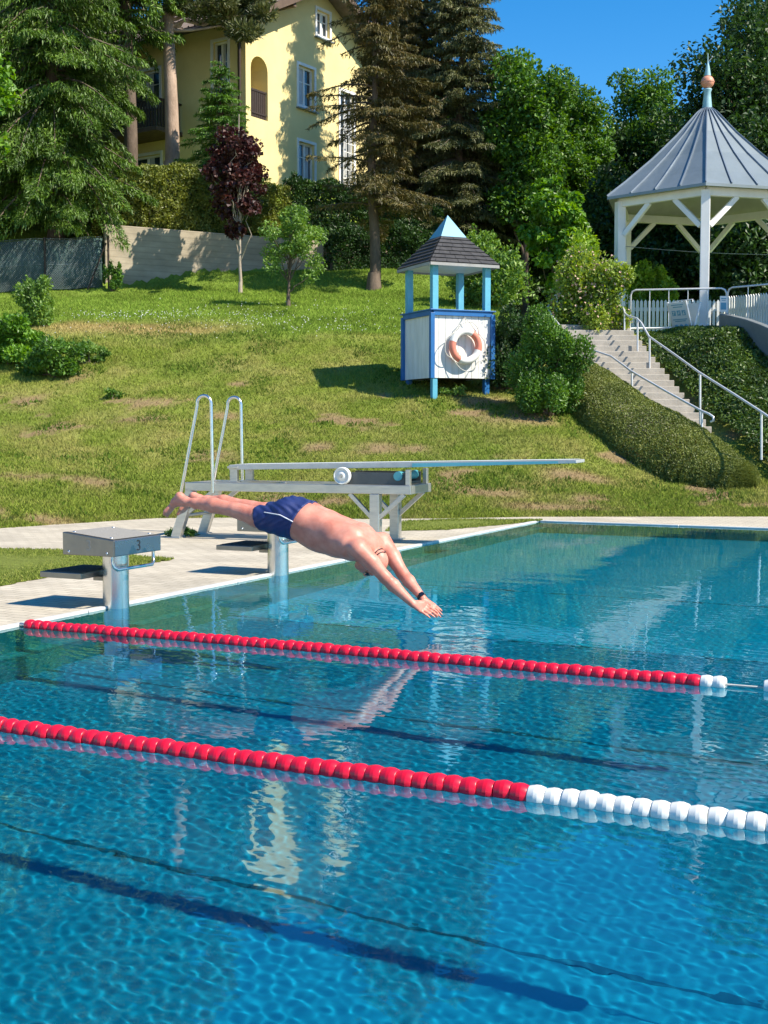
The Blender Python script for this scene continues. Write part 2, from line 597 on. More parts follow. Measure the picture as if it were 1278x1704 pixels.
# ------------------------------------------------------------------ paved pool deck
def paver_mat():
    m, n, l, b = nmat('paver')
    tc = n.new('ShaderNodeTexCoord')
    br = n.new('ShaderNodeTexBrick')
    br.inputs['Scale'].default_value = 1.0
    br.inputs['Brick Width'].default_value = .2
    br.inputs['Row Height'].default_value = .1
    br.inputs['Mortar Size'].default_value = .006
    br.inputs['Mortar Smooth'].default_value = .3
    br.inputs['Bias'].default_value = 0
    br.inputs['Color1'].default_value = (.56, .50, .39, 1)
    br.inputs['Color2'].default_value = (.47, .415, .32, 1)
    br.inputs['Mortar'].default_value = (.29, .255, .19, 1)
    l.new(tc.outputs['Object'], br.inputs[0])
    t = n.new('ShaderNodeTexNoise'); t.inputs['Scale'].default_value = 1.3; t.inputs['Detail'].default_value = 8
    l.new(tc.outputs['Object'], t.inputs[0])
    mr = n.new('ShaderNodeMapRange'); mr.inputs[1].default_value = .3; mr.inputs[2].default_value = .7; mr.inputs[3].default_value = .78; mr.inputs[4].default_value = 1.08
    l.new(t.outputs[0], mr.inputs[0])
    mx = n.new('ShaderNodeVectorMath'); mx.operation = 'SCALE'
    l.new(br.outputs['Color'], mx.inputs[0]); l.new(mr.outputs[0], mx.inputs['Scale'])
    l.new(mx.outputs[0], b.inputs['Base Color'])
    b.inputs['Roughness'].default_value = .85
    bp = n.new('ShaderNodeBump'); bp.inputs['Strength'].default_value = .5; bp.inputs['Distance'].default_value = .006; bp.invert = True
    l.new(br.outputs['Fac'], bp.inputs['Height']); l.new(bp.outputs[0], b.inputs['Normal'])
    return m
M['paver'] = paver_mat()
M['coping'] = mat('coping', (.62, .62, .59), (.48, .48, .46), scale=5, rough=.55, bump=.05)

DZ = .014
LIP = .06
d = MB()
x0, x1, y0, y1 = POOL_X0 - LIP, POOL_X1 + LIP, POOL_Y0 - LIP, POOL_Y1 + LIP
zb, zt = -.4, DZ
d.box(((-60 + x0) / 2, 5, (zb + zt) / 2), (x0 + 60, 80, zt - zb))
d.box(((60 + x1) / 2, 5, (zb + zt) / 2), (60 - x1, 80, zt - zb))
d.box(((x0 + x1) / 2, (y1 + 45) / 2, (zb + zt) / 2), (x1 - x0, 45 - y1, zt - zb))
d.box(((x0 + x1) / 2, (y0 - 35) / 2, (zb + zt) / 2), (x1 - x0, y0 + 35, zt - zb))
tag(d.build('pool_deck', M['paver']), kind='structure')
c = MB()
zc = DZ + .006
for (a, b_) in (((x0, y0), (POOL_X0, y1)), ((POOL_X1, y0), (x1, y1)), ((POOL_X0, POOL_Y1), (POOL_X1, y1)), ((POOL_X0, y0), (POOL_X1, POOL_Y0))):
    # the lip is cut into slabs with narrow joints
    w_, l_ = b_[0] - a[0], b_[1] - a[1]
    n_ = max(1, int(max(w_, l_) / 2.0))
    for k in range(n_):
        if l_ > w_:
            c.box(((a[0] + b_[0]) / 2, a[1] + l_ * (k + .5) / n_, zc / 2 - .03), (w_, l_ / n_ - .008, zc + .06))
        else:
            c.box((a[0] + w_ * (k + .5) / n_, (a[1] + b_[1]) / 2, zc / 2 - .03), (w_ / n_ - .008, l_, zc + .06))
tag(c.build('pool_edge', M['coping'], bevel=.008), kind='structure')

# lawn patches let into the deck
def patch(name, pix, seed, dens, label, z=DZ):
    pts = [PG(px, py, z) for px, py in pix]
    cx, cy = sum(p.x for p in pts) / len(pts), sum(p.y for p in pts) / len(pts)
    # ragged edge, filled as a fan of rings
    ring = []
    for i in range(len(pts)):
        a, b_ = pts[i], pts[(i + 1) % len(pts)]
        for k in range(14):
            ring.append(a.lerp(b_, k / 14))
    ring = np.array([(p.x, p.y) for p in ring])
    ring += (np.random.default_rng(seed).random(ring.shape) - .5) * .07
    n = len(ring)
    co = [(cx, cy, z + .03)] + [(x, y, z + .004) for x, y in ring]
    o = npmesh(name, co, [(0, 1 + i, 1 + (i + 1) % n) for i in range(n)], M['turf'], smooth=True)
    colattr(o, np.tile(np.array([.2, .24, .05]), (n + 1, 1)))
    tag(o, kind='structure')
    rng = np.random.default_rng(seed)
    k = dens
    i = rng.integers(0, n, k)
    r1, r2 = np.sqrt(rng.random(k)), rng.random(k)
    A, B = ring[i], ring[(i + 1) % n]
    P = np.array([cx, cy]) * (1 - r1)[:, None] + (A * (1 - r2)[:, None] + B * r2[:, None]) * r1[:, None]
    u, v = P[:, 0] * RX + P[:, 1] * RY, P[:, 0] * AX + P[:, 1] * AY
    cc = (np.array([.20, .27, .045]) * (1 - .35 * rng.random(k))[:, None] + np.array([.30, .24, .09]) * (rng.random(k) ** 3)[:, None])
    blades('grass', u, v, np.full(k, z + .01), cc, .012, .034, .007, seed + 1, label)

patch('lawn_patch', [(-160, 905), (0, 914), (110, 917), (288, 931), (262, 936), (110, 956), (0, 976), (-200, 985)], 5, 26000, 'strip of mown grass let into the paving on the left')
patch('lawn_strip', [(640, 884), (668, 868), (760, 864), (868, 866), (905, 866), (850, 872), (745, 882)], 8, 9000, 'narrow strip of bright grass beside the far end of the paving')
# ------------------------------------------------------------------ the pool and its water
def basin_mat():
    m, n, l, b = nmat('basin')
    tc = n.new('ShaderNodeTexCoord')
    t = n.new('ShaderNodeTexNoise'); t.inputs['Scale'].default_value = .8; t.inputs['Detail'].default_value = 5
    l.new(tc.outputs['Object'], t.inputs[0])
    rp = n.new('ShaderNodeValToRGB')
    rp.color_ramp.elements[0].position = .3; rp.color_ramp.elements[1].position = .7
    rp.color_ramp.elements[0].color = (.02, .235, .345, 1); rp.color_ramp.elements[1].color = (.026, .28, .40, 1)
    l.new(t.outputs[0], rp.inputs[0])
    # brightness of the far water is put into the floor colour
    sx = n.new('ShaderNodeSeparateXYZ'); l.new(tc.outputs['Object'], sx.inputs[0])
    mr = n.new('ShaderNodeMapRange'); mr.inputs[1].default_value = 9.80; mr.inputs[2].default_value = 9.84
    l.new(sx.outputs['Y'], mr.inputs[0])
    mx = n.new('ShaderNodeMix'); mx.data_type = 'RGBA'
    l.new(mr.outputs[0], mx.inputs[0]); l.new(rp.outputs[0], mx.inputs[6]); mx.inputs[7].default_value = (.02, .42, .56, 1)
    l.new(mx.outputs[2], b.inputs['Base Color'])
    b.inputs['Roughness'].default_value = .5
    return m
M['basin'] = basin_mat()
M['pool_wall'] = mat('pool_wall', (.13, .34, .33), (.09, .27, .27), scale=2, rough=.45, metal=.2)
M['joint'] = mat('joint', (.012, .10, .16), (.01, .08, .13), rough=.7)
p = MB()
X0, X1, Y0, Y1 = POOL_X0, POOL_X1, POOL_Y0, POOL_Y1
zt = -.03
p.add([(X0, Y0, -DEPTH), (X1, Y0, -DEPTH), (X1, Y1, -DEPTH), (X0, Y1, -DEPTH)], [(0, 1, 2, 3)])
p.cm = 1
p.add([(X0, Y0, -DEPTH), (X1, Y0, -DEPTH), (X1, Y1, -DEPTH), (X0, Y1, -DEPTH), (X0, Y0, zt), (X1, Y0, zt), (X1, Y1, zt), (X0, Y1, zt)],
      [(0, 4, 5, 1), (1, 5, 6, 2), (2, 6, 7, 3), (3, 7, 4, 0)])
basin = p.build('pool_basin', [M['basin'], M['pool_wall']])
tag(basin, kind='structure')
basin.cycles.is_caustics_receiver = True
# a ledge along the wall and dark joints in the floor
lg = MB()
lg.box((X0 + .06, (Y0 + Y1) / 2, -.95), (.12, Y1 - Y0, .05))
lo_ = lg.build('pool_ledge', M['pool_wall']); tag(lo_, kind='structure'); lo_.cycles.is_caustics_receiver = True
jn = MB()
for yy in (4.83, 7.33, 9.83, 12.33):
    jn.add([(X0, yy - .014, -DEPTH + .004), (X1, yy - .014, -DEPTH + .004), (X1, yy + .014, -DEPTH + .004), (X0, yy + .014, -DEPTH + .004)], [(0, 1, 2, 3)])
jo = jn.build('floor_joint', M['joint']); tag(jo, kind='structure'); jo.cycles.is_caustics_receiver = True

def water_mat():
    m, n, l, b = nmat('water')
    n.remove(b)
    g = n.new('ShaderNodeBsdfGlass')
    g.inputs['IOR'].default_value = 1.333
    g.inputs['Roughness'].default_value = 0
    g.inputs['Color'].default_value = WATER_TINT
    gl = n.new('ShaderNodeBsdfGlossy'); gl.inputs['Roughness'].default_value = .02
    mx = n.new('ShaderNodeMixShader'); mx.inputs[0].default_value = .115
    l.new(g.outputs[0], mx.inputs[1]); l.new(gl.outputs[0], mx.inputs[2])
    l.new(mx.outputs[0], n['Material Output'].inputs[0])
    return m
WATER_TINT = (.30, .89, .96, 1)
M['water'] = water_mat()

def waves(X, Y):
    rng = np.random.default_rng(17)
    Z = np.zeros_like(X)
    calm = .55 + .9 * fbm(X * .35 + 4, Y * .35, 71, 3)
    calm = calm * (1 - .3 * sstep(9, 17, Y))
    for k in range(60):
        lam = .045 * (.12 / .045) ** rng.random() if k < 34 else .2 * (1.6 / .2) ** rng.random()
        th = rng.normal(R(62), .55 if k < 34 else .8)
        a = lam * (.00026 if k < 34 else .00013)
        Z += a * np.sin(2 * PI / lam * (X * math.cos(th) + Y * math.sin(th)) + rng.random() * 6.28)
    Z *= calm
    # rings where the fingertips are about to break the surface
    dx, dy = X + 3.35, Y - 8.13
    r = np.sqrt(dx * dx + dy * dy)
    Z += 0.0006 * np.sin(r * 2 * PI / .22) * np.exp(-(r / .8) ** 2)
    return Z

def make_water():
    xs = np.concatenate([np.arange(X0, .9, .0112), np.linspace(.9, X1, 60)])
    ys = np.concatenate([np.arange(Y0, 8.0, .0112), np.arange(8.0, Y1 + .01, .0185)])
    ys[-1] = Y1
    X, Y = np.meshgrid(xs, ys, indexing='ij')
    Z = waves(X, Y)
    co = np.stack([X, Y, Z], -1)
    i = np.arange(len(xs) * len(ys)).reshape(len(xs), len(ys))
    q = np.stack([i[:-1, :-1], i[1:, :-1], i[1:, 1:], i[:-1, 1:]], -1).reshape(-1, 4)
    o = npmesh('water', co, q, M['water'], smooth=True)
    tag(o, kind='structure')
    o.cycles.is_caustics_caster = True
    return o
make_water()
# ------------------------------------------------------------------ lettering
def text_mesh(txt, size, depth, m, parent, name, matrix):
    cu = bpy.data.curves.new(name, 'FONT')
    cu.body = txt; cu.size = size; cu.extrude = depth; cu.align_x = 'CENTER'; cu.align_y = 'CENTER'
    tmp = bpy.data.objects.new(name + '_tmp', cu)
    col.objects.link(tmp)
    bpy.context.view_layer.update()
    me = bpy.data.meshes.new_from_object(tmp.evaluated_get(bpy.context.evaluated_depsgraph_get()))
    bpy.data.objects.remove(tmp)
    me.materials.clear()
    me.materials.append(m)
    o = bpy.data.objects.new(name, me)
    col.objects.link(o)
    o.parent = parent
    o.matrix_local = matrix
    return o

# ------------------------------------------------------------------ the house on the hill
def holed_wall(mb, outer, holes, M4, reveal, back=True):
    "flat wall (outer polygon, rectangular or arched holes) with inward reveals"
    polys = [[Vector((x, y, 0)) for x, y in outer]] + [[Vector((x, y, 0)) for x, y in h] for h in holes]
    tri = geometry.tessellate_polygon(polys)
    flat = [p for pl in polys for p in pl]
    vs = [M4 @ p for p in flat]
    fs = []
    for t in tri:
        a, b, c = [flat[i] for i in t]
        fs.append(t if (b - a).cross(c - a).z > 0 else t[::-1])
    mb.add(vs, fs)
    for h, dep in zip(holes, reveal):
        n = len(h)
        f0 = [M4 @ Vector((x, y, 0)) for x, y in h]
        f1 = [M4 @ Vector((x, y, -dep)) for x, y in h]
        mb.add(f0 + f1, [(i, (i + 1) % n, n + (i + 1) % n, n + i) for i in range(n)])
        mb.add(f1, [tuple(range(n))])

def rect(cx, cy, w, h):
    return [(cx - w / 2, cy - h / 2), (cx + w / 2, cy - h / 2), (cx + w / 2, cy + h / 2), (cx - w / 2, cy + h / 2)]

def make_window(root, M4, cx, cy, w, h, dep, mull, label=None, bars=0, panel=None):
    "M4 maps wall plane (x along, y up, z out) to the house"
    f = MB(M4)
    t = .08
    z = -dep + .05
    for sx in (-1, 1):
        f.box((cx + sx * (w / 2 - t / 2), cy, z), (t, h - .004, .09))
    for sy in (-1, 1):
        f.box((cx, cy + sy * (h / 2 - t / 2), z), (w - 2 * t, t, .088))
    if mull:
        f.box((cx, cy, z), (.09, h - 2 * t, .084))
        f.box((cx, cy + h * .12, z - .01), (w - 2 * t, .035, .05))
    # pale surround on the outside of the wall
    s = .11
    for sx in (-1, 1):
        f.box((cx + sx * (w / 2 + s / 2), cy, .012), (s, h + 2 * s, .05))
    for sy in (-1, 1):
        f.box((cx, cy + sy * (h / 2 + s / 2), .012), (w, s, .048))
    fo = f.build('window', M['white_paint'], root, bevel=.006)
    if label:
        tag(fo, label)
    g = MB(M4)
    g.box((cx, cy, -dep + .03), (w - 2 * t, h - 2 * t, .012))
    g.build('pane', M['glass'], fo)
    if panel:
        q = MB(M4)
        q.box((cx + panel * w * .22, cy, -dep + .045), (w * .22, h - 2 * t, .01))
        q.build('curtain', M['curtain'], fo)
    sl = MB(M4)
    sl.box((cx, cy - h / 2 - s - .025, .06), (w + .3, .05, .16))
    sl.build('sill', M['zinc'], fo, bevel=.006)
    if bars:
        g = MB(M4)
        for k in range(-2, 3):
            g.box((cx + k * w / 5.2, cy - .25, .09), (.03, h * .85, .03))
        for k in range(9):
            g.box((cx, cy - h * .62 + k * h * .095, .092), (w * .84, .03, .026))
        g.build('window_grille', M['white_paint'], fo)
    return fo

def make_house():
    u0, v0, zb = -5.01, 47.7, 9.6
    dx = Vector((.558 * RX + .83 * AX, .558 * RY + .83 * AY, 0)).normalized()
    rz = math.atan2(dx.y, dx.x)
    root = thing('yellow_house', UV(u0, v0, zb), rz, 'tall yellow plastered house with white framed windows on the hill behind the spruces', 'house')
    E_, PK, W_, L_ = 6.6, 8.85, 9.0, 13.0
    wall = MB()
    # gable wall: plane x along, y up, outward = -Y of the house
    Mg = Matrix(((1, 0, 0, 0), (0, 0, -1, 0), (0, 1, 0, 0), (0, 0, 0, 1)))
    z0 = zb
    wins = [(4.71, 7.55, .85, .95, 1, .5, None, 0), (3.61, 4.9, 1.0, 1.5, 1, -.8, None, 0), (3.61, 2.05, 1.0, 1.45, 1, .9, None, 0),
            (6.3, 3.4, .95, 3.7, 1, None, 'tall stair window behind a white grille', 1)]
    ax, aw, ab, ah = .77, .98, 3.15, 1.75
    arch = [(ax - aw / 2, ab), (ax + aw / 2, ab), (ax + aw / 2, ab + ah)] + \
           [(ax + aw / 2 * math.cos(a), ab + ah + aw / 2 * math.sin(a)) for a in np.linspace(0, PI, 11)[1:-1]] + [(ax - aw / 2, ab + ah)]
    holes = [arch] + [rect(a, b, w, h) for a, b, w, h, *_ in wins]
    holed_wall(wall, [(0, -3), (W_, -3), (W_, E_), (W_ / 2, PK), (0, E_)], holes, Mg, [.9] + [.2] * len(wins))
    # far gable, long sides
    Ml = Matrix(((0, 0, -1, 0), (-1, 0, 0, L_), (0, 1, 0, 0), (0, 0, 0, 1)))     # long side facing -X, x along from the far end
    hl = [rect(L_ - 5.0, 4.75, 1.5, 1.35), rect(L_ - 8.6, 4.75, 1.2, 1.35), rect(L_ - 5.0, 1.6, 1.5, 1.3), rect(L_ - 1.2, 5.0, .7, 1.9)]
    holed_wall(wall, [(0, -3), (L_, -3), (L_, E_), (0, E_)], hl, Ml, [.2] * 4)
    wall.add([(W_, 0, -3), (W_, L_, -3), (W_, L_, E_), (W_, 0, E_)], [(0, 1, 2, 3)])
    wall.add([(0, L_, -3), (W_, L_, -3), (W_, L_, E_), (W_ / 2, L_, PK), (0, L_, E_)], [(4, 3, 2, 1, 0)])
    wall.build('wall', M['plaster'], root)
    for a, b, w, h, mu, pn, lb, bars in wins:
        make_window(root, Mg, a, b, w, h, .2, mu, lb, bars, pn)
    for (a, b, w, h) in ((L_ - 5.0, 4.75, 1.5, 1.35), (L_ - 8.6, 4.75, 1.2, 1.35), (L_ - 5.0, 1.6, 1.5, 1.3), (L_ - 1.2, 5.0, .7, 1.9)):
        make_window(root, Ml, a, b, w, h, .2, 1, None, 0, .4)
    # railing in the arched loggia
    r = MB(Mg)
    for k in range(9):
        r.box((ax - aw / 2 + .06 + k * (aw - .12) / 8, ab + .5, -.1), (.085, 1.0, .03))
    r.box((ax, ab + 1.02, -.1), (aw - .01, .07, .07)); r.box((ax, ab + .2, -.075), (aw - .01, .06, .03))
    r.build('loggia_railing', M['wood_dark'], root)
    # downpipe near the corner
    MB().tube([(-.1, .22, -2.5), (-.1, .22, 5.7), (-1.1, .22, 6.1)], .06, 10).build('downpipe', M['wood_dark'], root)
    MB().tube([(-1.17, -.8, E_ - .5), (-1.17, L_ + .8, E_ - .5)], .085, 10).build('gutter', M['wood_dark'], root)
    # balcony on the shaded long side
    b = MB()
    b.box((-.7, 6.3, 2.82), (1.4, 6.4, .16))
    bal = b.build('balcony', M['wood_brown'], root)
    q = MB()
    for k in range(44):
        q.box((-1.36, 3.2 + k * .142, 3.4), (.03, .1, .95))
    for k in range(8):
        q.box((-1.25 + k * .15, 3.13, 3.4), (.1, .03, .95))
    q.box((-1.36, 6.3, 3.9), (.09, 6.44, .07)); q.box((-.7, 3.13, 3.9), (1.3, .09, .07))
    q.build('balcony_railing', M['wood_dark'], bal)
    # roof
    rf = MB()
    oh, og, th = 1.1, .85, .2
    sl = (PK - E_) / (W_ / 2)
    for sx in (-1, 1):
        xe = W_ / 2 + sx * (W_ / 2 + oh)
        ze = E_ - oh * sl
        pr = [(W_ / 2, PK + .02), (xe, ze + .02), (xe, ze + th + .02), (W_ / 2, PK + th + .02)]
        if sx > 0:
            pr = pr[::-1]
        rf.prism([(x, z) for x, z in pr], L_ + 2 * og, Matrix(((1, 0, 0, 0), (0, 0, 1, -og), (0, 1, 0, 0), (0, 0, 0, 1))))
    ro = rf.build('roof', M['roof_tile'], root)
    rb = MB()
    for sx in (-1, 1):     # ribs of the tile rows
        for k in range(48):
            y = -og + .15 + k * (L_ + 2 * og - .3) / 47
            xe = W_ / 2 + sx * (W_ / 2 + oh)
            a = Vector((W_ / 2 + sx * .1, y, PK + th + .01)); e = Vector((xe, y, E_ - oh * sl + th + .03))
            rb.tube([a, e], .05, 5)
    rb.build('tile_ribs', M['roof_tile'], ro)
    bb = MB()
    for sx in (-1, 1):
        xe = W_ / 2 + sx * (W_ / 2 + oh)
        a = Vector((W_ / 2, -og - .02, PK + .08)); e = Vector((xe, -og - .02, E_ - oh * sl + .08))
        bb.bar(a, e, .05, .26)
    bb.build('barge_board', M['wood_brown'], ro)
    for x in (1.9, 7.1):
        pu = MB()
        z = E_ + (PK - E_) * (1 - abs(x - W_ / 2) / (W_ / 2)) - .1
        pu.box((x, -.4, z), (.16, .8, .22))
        pu.build('purlin', M['wood_brown'], ro)
    ch = MB(); ch.box((6.0, 5.5, 9.6), (.7, .7, 2.2)); ch.box((6.0, 5.5, 10.75), (.85, .85, .12))
    ch.build('chimney', M['concrete'], ro)
M['roof_tile'] = mat('roof_tile', (.17, .135, .12), (.09, .07, .062), scale=3, rough=.8, bump=.2)
make_house()

# ------------------------------------------------------------------ retaining wall and mesh fence
def make_wall():
    top = 7.62
    us = np.linspace(-8.55, .55, 14)
    w = MB()
    pts = [(u, float(wall_v(u))) for u in us]
    t = .25
    n = len(pts)
    vs = []
    for (u, v) in pts:
        g = G(u, v - .15) - .35
        tz = top + .0 * u
        vs += [UV(u, v, g), UV(u, v, tz), UV(u - .1, v + t, tz), UV(u - .1, v + t, g)]
    fs = []
    for i in range(n - 1):
        for k in range(4):
            fs.append((i * 4 + k, (i + 1) * 4 + k, (i + 1) * 4 + (k + 1) % 4, i * 4 + (k + 1) % 4))
    fs += [(0, 1, 2, 3), tuple((n - 1) * 4 + k for k in (3, 2, 1, 0))]
    w.add(vs, [f[::-1] for f in fs])
    o = w.build('retaining_wall', M['boarded'], bevel=.02)
    tag(o, 'weathered board-marked concrete retaining wall at the back of the lawn', 'wall')
def boarded():
    m = mat('boarded', (.44, .375, .275), (.27, .23, .165), scale=1.3, rough=.9, bump=.15, stretch=(.7, .7, 2.0))
    n, l = m.node_tree.nodes, m.node_tree.links
    tc = n.new('ShaderNodeTexCoord')
    wv = n.new('ShaderNodeTexWave'); wv.bands_direction = 'Z'; wv.inputs['Scale'].default_value = 1.7; wv.inputs['Distortion'].default_value = .15
    l.new(tc.outputs['Object'], wv.inputs[0])
    b = n['Principled BSDF']
    src = b.inputs['Base Color'].links[0].from_socket
    rp = n.new('ShaderNodeMapRange'); rp.inputs[1].default_value = 0; rp.inputs[2].default_value = .12; rp.inputs[3].default_value = .82; rp.inputs[4].default_value = 1
    l.new(wv.outputs['Fac'], rp.inputs[0])
    mx = n.new('ShaderNodeVectorMath'); mx.operation = 'SCALE'
    l.new(src, mx.inputs[0]); l.new(rp.outputs[0], mx.inputs['Scale']); l.new(mx.outputs[0], b.inputs['Base Color'])
    return m
M['boarded'] = boarded()
make_wall()

def fence_mesh_mat():
    "woven screen: fine diamond weave with real holes in it"
    m, n, l, b = nmat('fence_screen')
    tc = n.new('ShaderNodeTexCoord')
    t = n.new('ShaderNodeTexNoise'); t.inputs['Scale'].default_value = 2.0; t.inputs['Detail'].default_value = 4
    l.new(tc.outputs['Object'], t.inputs[0])
    rp = n.new('ShaderNodeValToRGB')
    rp.color_ramp.elements[0].color = (.04, .085, .075, 1); rp.color_ramp.elements[1].color = (.07, .135, .12, 1)
    rp.color_ramp.elements[0].position = .35; rp.color_ramp.elements[1].position = .65
    l.new(t.outputs[0], rp.inputs[0]); l.new(rp.outputs[0], b.inputs['Base Color'])
    b.inputs['Roughness'].default_value = .8
    return m
M['fence_screen'] = fence_mesh_mat()

def make_fence():
    a, b = (-15.0, 38.6), (-8.62, 39.95)
    root = thing('mesh_fence', UVG(*b), 0, 'wire mesh fence covered with dark green privacy screen left of the concrete wall', 'fence')
    inv = Matrix.Translation(-UVG(*b))
    N = 34
    top, bot = [], []
    for i in range(N):
        k = i / (N - 1)
        u, v = a[0] + (b[0] - a[0]) * k, a[1] + (b[1] - a[1]) * k
        sag = .03 * math.sin(k * 40)
        bot.append(UVG(u, v + .03 * math.sin(k * 23), .03)); top.append(UVG(u, v, 1.52 + sag * .5))
    s = MB(inv)
    vs = bot + top
    s.add(vs, [(i, i + 1, N + i + 1, N + i) for i in range(N - 1)], True)
    so = s.build('privacy_screen', M['fence_screen'], root)
    so.modifiers.new('solid', 'SOLIDIFY').thickness = .012
    w = MB(inv)     # chain link in front: diagonal wires
    off = UV(.02, -.06) 
    for i in range(-20, 150):
        for sgn in (1, -1):
            k0 = i / 130
            k1 = k0 + sgn * .16
            pts = []
            for q in range(5):
                kk = k0 + (k1 - k0) * q / 4
                if 0 <= kk <= 1:
                    u, v = a[0] + (b[0] - a[0]) * kk, a[1] + (b[1] - a[1]) * kk
                    pts.append(UVG(u, v, .04 + 1.5 * q / 4) + off)
            if len(pts) > 1:
                w.tube(pts, .0045, 3, caps=False)
    for hh in (.75, 1.53):
        w.tube([p + off + Vector((0, 0, hh)) for p in bot], .007, 4)
    w.build('chain_link', M['zinc'], root)
    for (px, lean) in ((81, 0), (181, 0), (-10, 0)):
        u = PU(px, 39.5)
        k = (u - a[0]) / (b[0] - a[0])
        v = a[1] + (b[1] - a[1]) * k - .13
        MB(inv).tube([UVG(u, v, -.1), UVG(u, v, 1.62)], .032, 8).build('post', M['wood_dark'], root)
    u = PU(181, 39.7); v = 39.75
    MB(inv).tube([UVG(u, v, 1.4), UVG(u - .55, v - .1, 0)], .025, 8).build('brace', M['wood_dark'], root)
make_fence()

# ------------------------------------------------------------------ gazebo on the terrace
def make_gazebo():
    v0 = 33.0
    base = UV(PU(1167, v0), v0, 3.6)
    front = math.atan2(-base.y, -base.x)        # one corner points at the viewer
    root = thing('gazebo', base, front, 'white hexagonal gazebo with grey metal pointed roof and round terracotta finial', 'gazebo')
    Re, Rp = 2.72, 2.36
    ze, za = 3.48, 5.78
    ang = [k * PI / 3 for k in range(6)]
    # roof: slightly bell-shaped, with eave drip
    r = MB()
    prof = [(Re, ze), (Re * .82, ze + .37), (Re * .55, ze + .97), (Re * .3, ze + 1.6), (Re * .1, za - .12), (.11, za)]
    for i in range(len(prof) - 1):
        (ra, z1), (rb, z2) = prof[i], prof[i + 1]
        for k in range(6):
            a, b = ang[k], ang[k] + PI / 3
            r.add([(ra * math.cos(a), ra * math.sin(a), z1), (ra * math.cos(b), ra * math.sin(b), z1),
                   (rb * math.cos(b), rb * math.sin(b), z2), (rb * math.cos(a), rb * math.sin(a), z2)], [(0, 1, 2, 3)])
    for k in range(6):      # drip edge
        a, b = ang[k], ang[k] + PI / 3
        p, q = Vector((Re * math.cos(a), Re * math.sin(a), ze)), Vector((Re * math.cos(b), Re * math.sin(b), ze))
        r.add([p, q, q - Vector((0, 0, .07)), p - Vector((0, 0, .07))], [(3, 2, 1, 0)])
    ro = r.build('roof', M['zinc'], root)
    s = MB()                # standing seams
    for k in range(6):
        a, b = ang[k], ang[k] + PI / 3
        for f in (0, .25, .5, .75):
            pts = []
            for (rr, z) in prof:
                p = Vector((rr * math.cos(a), rr * math.sin(a), z)).lerp(Vector((rr * math.cos(b), rr * math.sin(b), z)), f)
                pts.append(p + Vector((0, 0, .018)))
            for p, q in zip(pts[:-1], pts[1:]):
                s.bar(p, q, .022, .05)
    s.build('roof_seam', M['zinc_dark'], ro)
    fi = MB().lathe([(.13, za - .05), (.10, za + .25), (.085, za + .42), (.11, za + .47), (.11, za + .5), (0, za + .5)], 16)
    fo = fi.build('finial', M['copper_green'], ro)
    bz = za + .67
    ball = MB().lathe([(.02, bz - .17)] + [(.165 * math.sin(t), bz - .165 * math.cos(t)) for t in np.linspace(.15, PI - .15, 12)] + [(.02, bz + .17)], 20)
    ball.lathe([(.17, bz - .015), (.178, bz), (.17, bz + .015)], 20)
    ball.build('finial_ball', M['terracotta'], fo)
    sp = MB().lathe([(.085, bz + .15), (.05, bz + .36), (.035, bz + .42), (.012, bz + .5), (.008, bz + .7), (0, bz + .71)], 12)
    sp.build('finial_spike', M['copper_green'], fo)
    vane = MB().tube([(-.05, 0, bz + .5), (-.1, .1, bz + .62)], .012, 6).lathe([(0, -.035), (.03, 0), (0, .035)], 8, Matrix.Translation((-.1, .1, bz + .64)))
    vane.build('weather_vane', M['zinc'], fo)
    # boarded soffit
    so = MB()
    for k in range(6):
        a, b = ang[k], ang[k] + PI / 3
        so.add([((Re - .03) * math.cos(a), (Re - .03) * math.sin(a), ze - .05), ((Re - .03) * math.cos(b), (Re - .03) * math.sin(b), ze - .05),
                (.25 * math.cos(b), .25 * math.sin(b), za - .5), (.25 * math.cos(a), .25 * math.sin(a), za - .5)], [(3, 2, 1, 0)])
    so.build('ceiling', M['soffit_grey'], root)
    for k in range(6):
        a, b = ang[k], ang[k] + PI / 3
        p, q = Vector((Rp * math.cos(a), Rp * math.sin(a), 0)), Vector((Rp * math.cos(b), Rp * math.sin(b), 0))
        po = MB()
        Mr = Matrix.Rotation(a, 3, 'Z')
        po.box(p + Vector((0, 0, 1.69)), (.215, .215, 3.38), M3=Mr)
        po.box(p + Vector((0, 0, .12)), (.26, .26, .24), M3=Mr)
        po.build('post', M['white_paint'], root, bevel=.015)
        zt = 3.4
        MB().bar(p + Vector((0, 0, zt - .06)), q + Vector((0, 0, zt - .06)), .14, .2).build('beam', M['white_paint'], root, bevel=.01)
        e = (q - p).normalized()
        for s0, s1 in ((p, 1), (q, -1)):
            st = s0 + e * s1 * .12 + Vector((0, 0, 2.55)); en = s0 + e * s1 * .83 + Vector((0, 0, 3.25))
            MB().bar(st, en, .1, .12).build('brace', M['white_paint'], root, bevel=.008)
    # wire strung between the posts
    p = Vector((Rp * math.cos(ang[1]), Rp * math.sin(ang[1]), 2.3)); q = Vector((Rp * math.cos(ang[5]), Rp * math.sin(ang[5]), 2.3))
    p2 = Vector((Rp * math.cos(ang[2]), Rp * math.sin(ang[2]), 2.25))
    pts = [p2.lerp(q, t) - Vector((0, 0, .05 * math.sin(PI * t))) for t in np.linspace(0, 1, 12)]
    MB().tube(pts, .009, 5).build('wire', M['zinc'], root)
    # paved floor slab
    MB().prism([((Re) * math.cos(a), (Re) * math.sin(a)) for a in ang], .12, Matrix.Translation((0, 0, -.1))).build('floor_slab', M['step_stone'], root)
M['soffit_grey'] = mat('soffit_grey', (.46, .46, .44), (.38, .38, .36), scale=3)
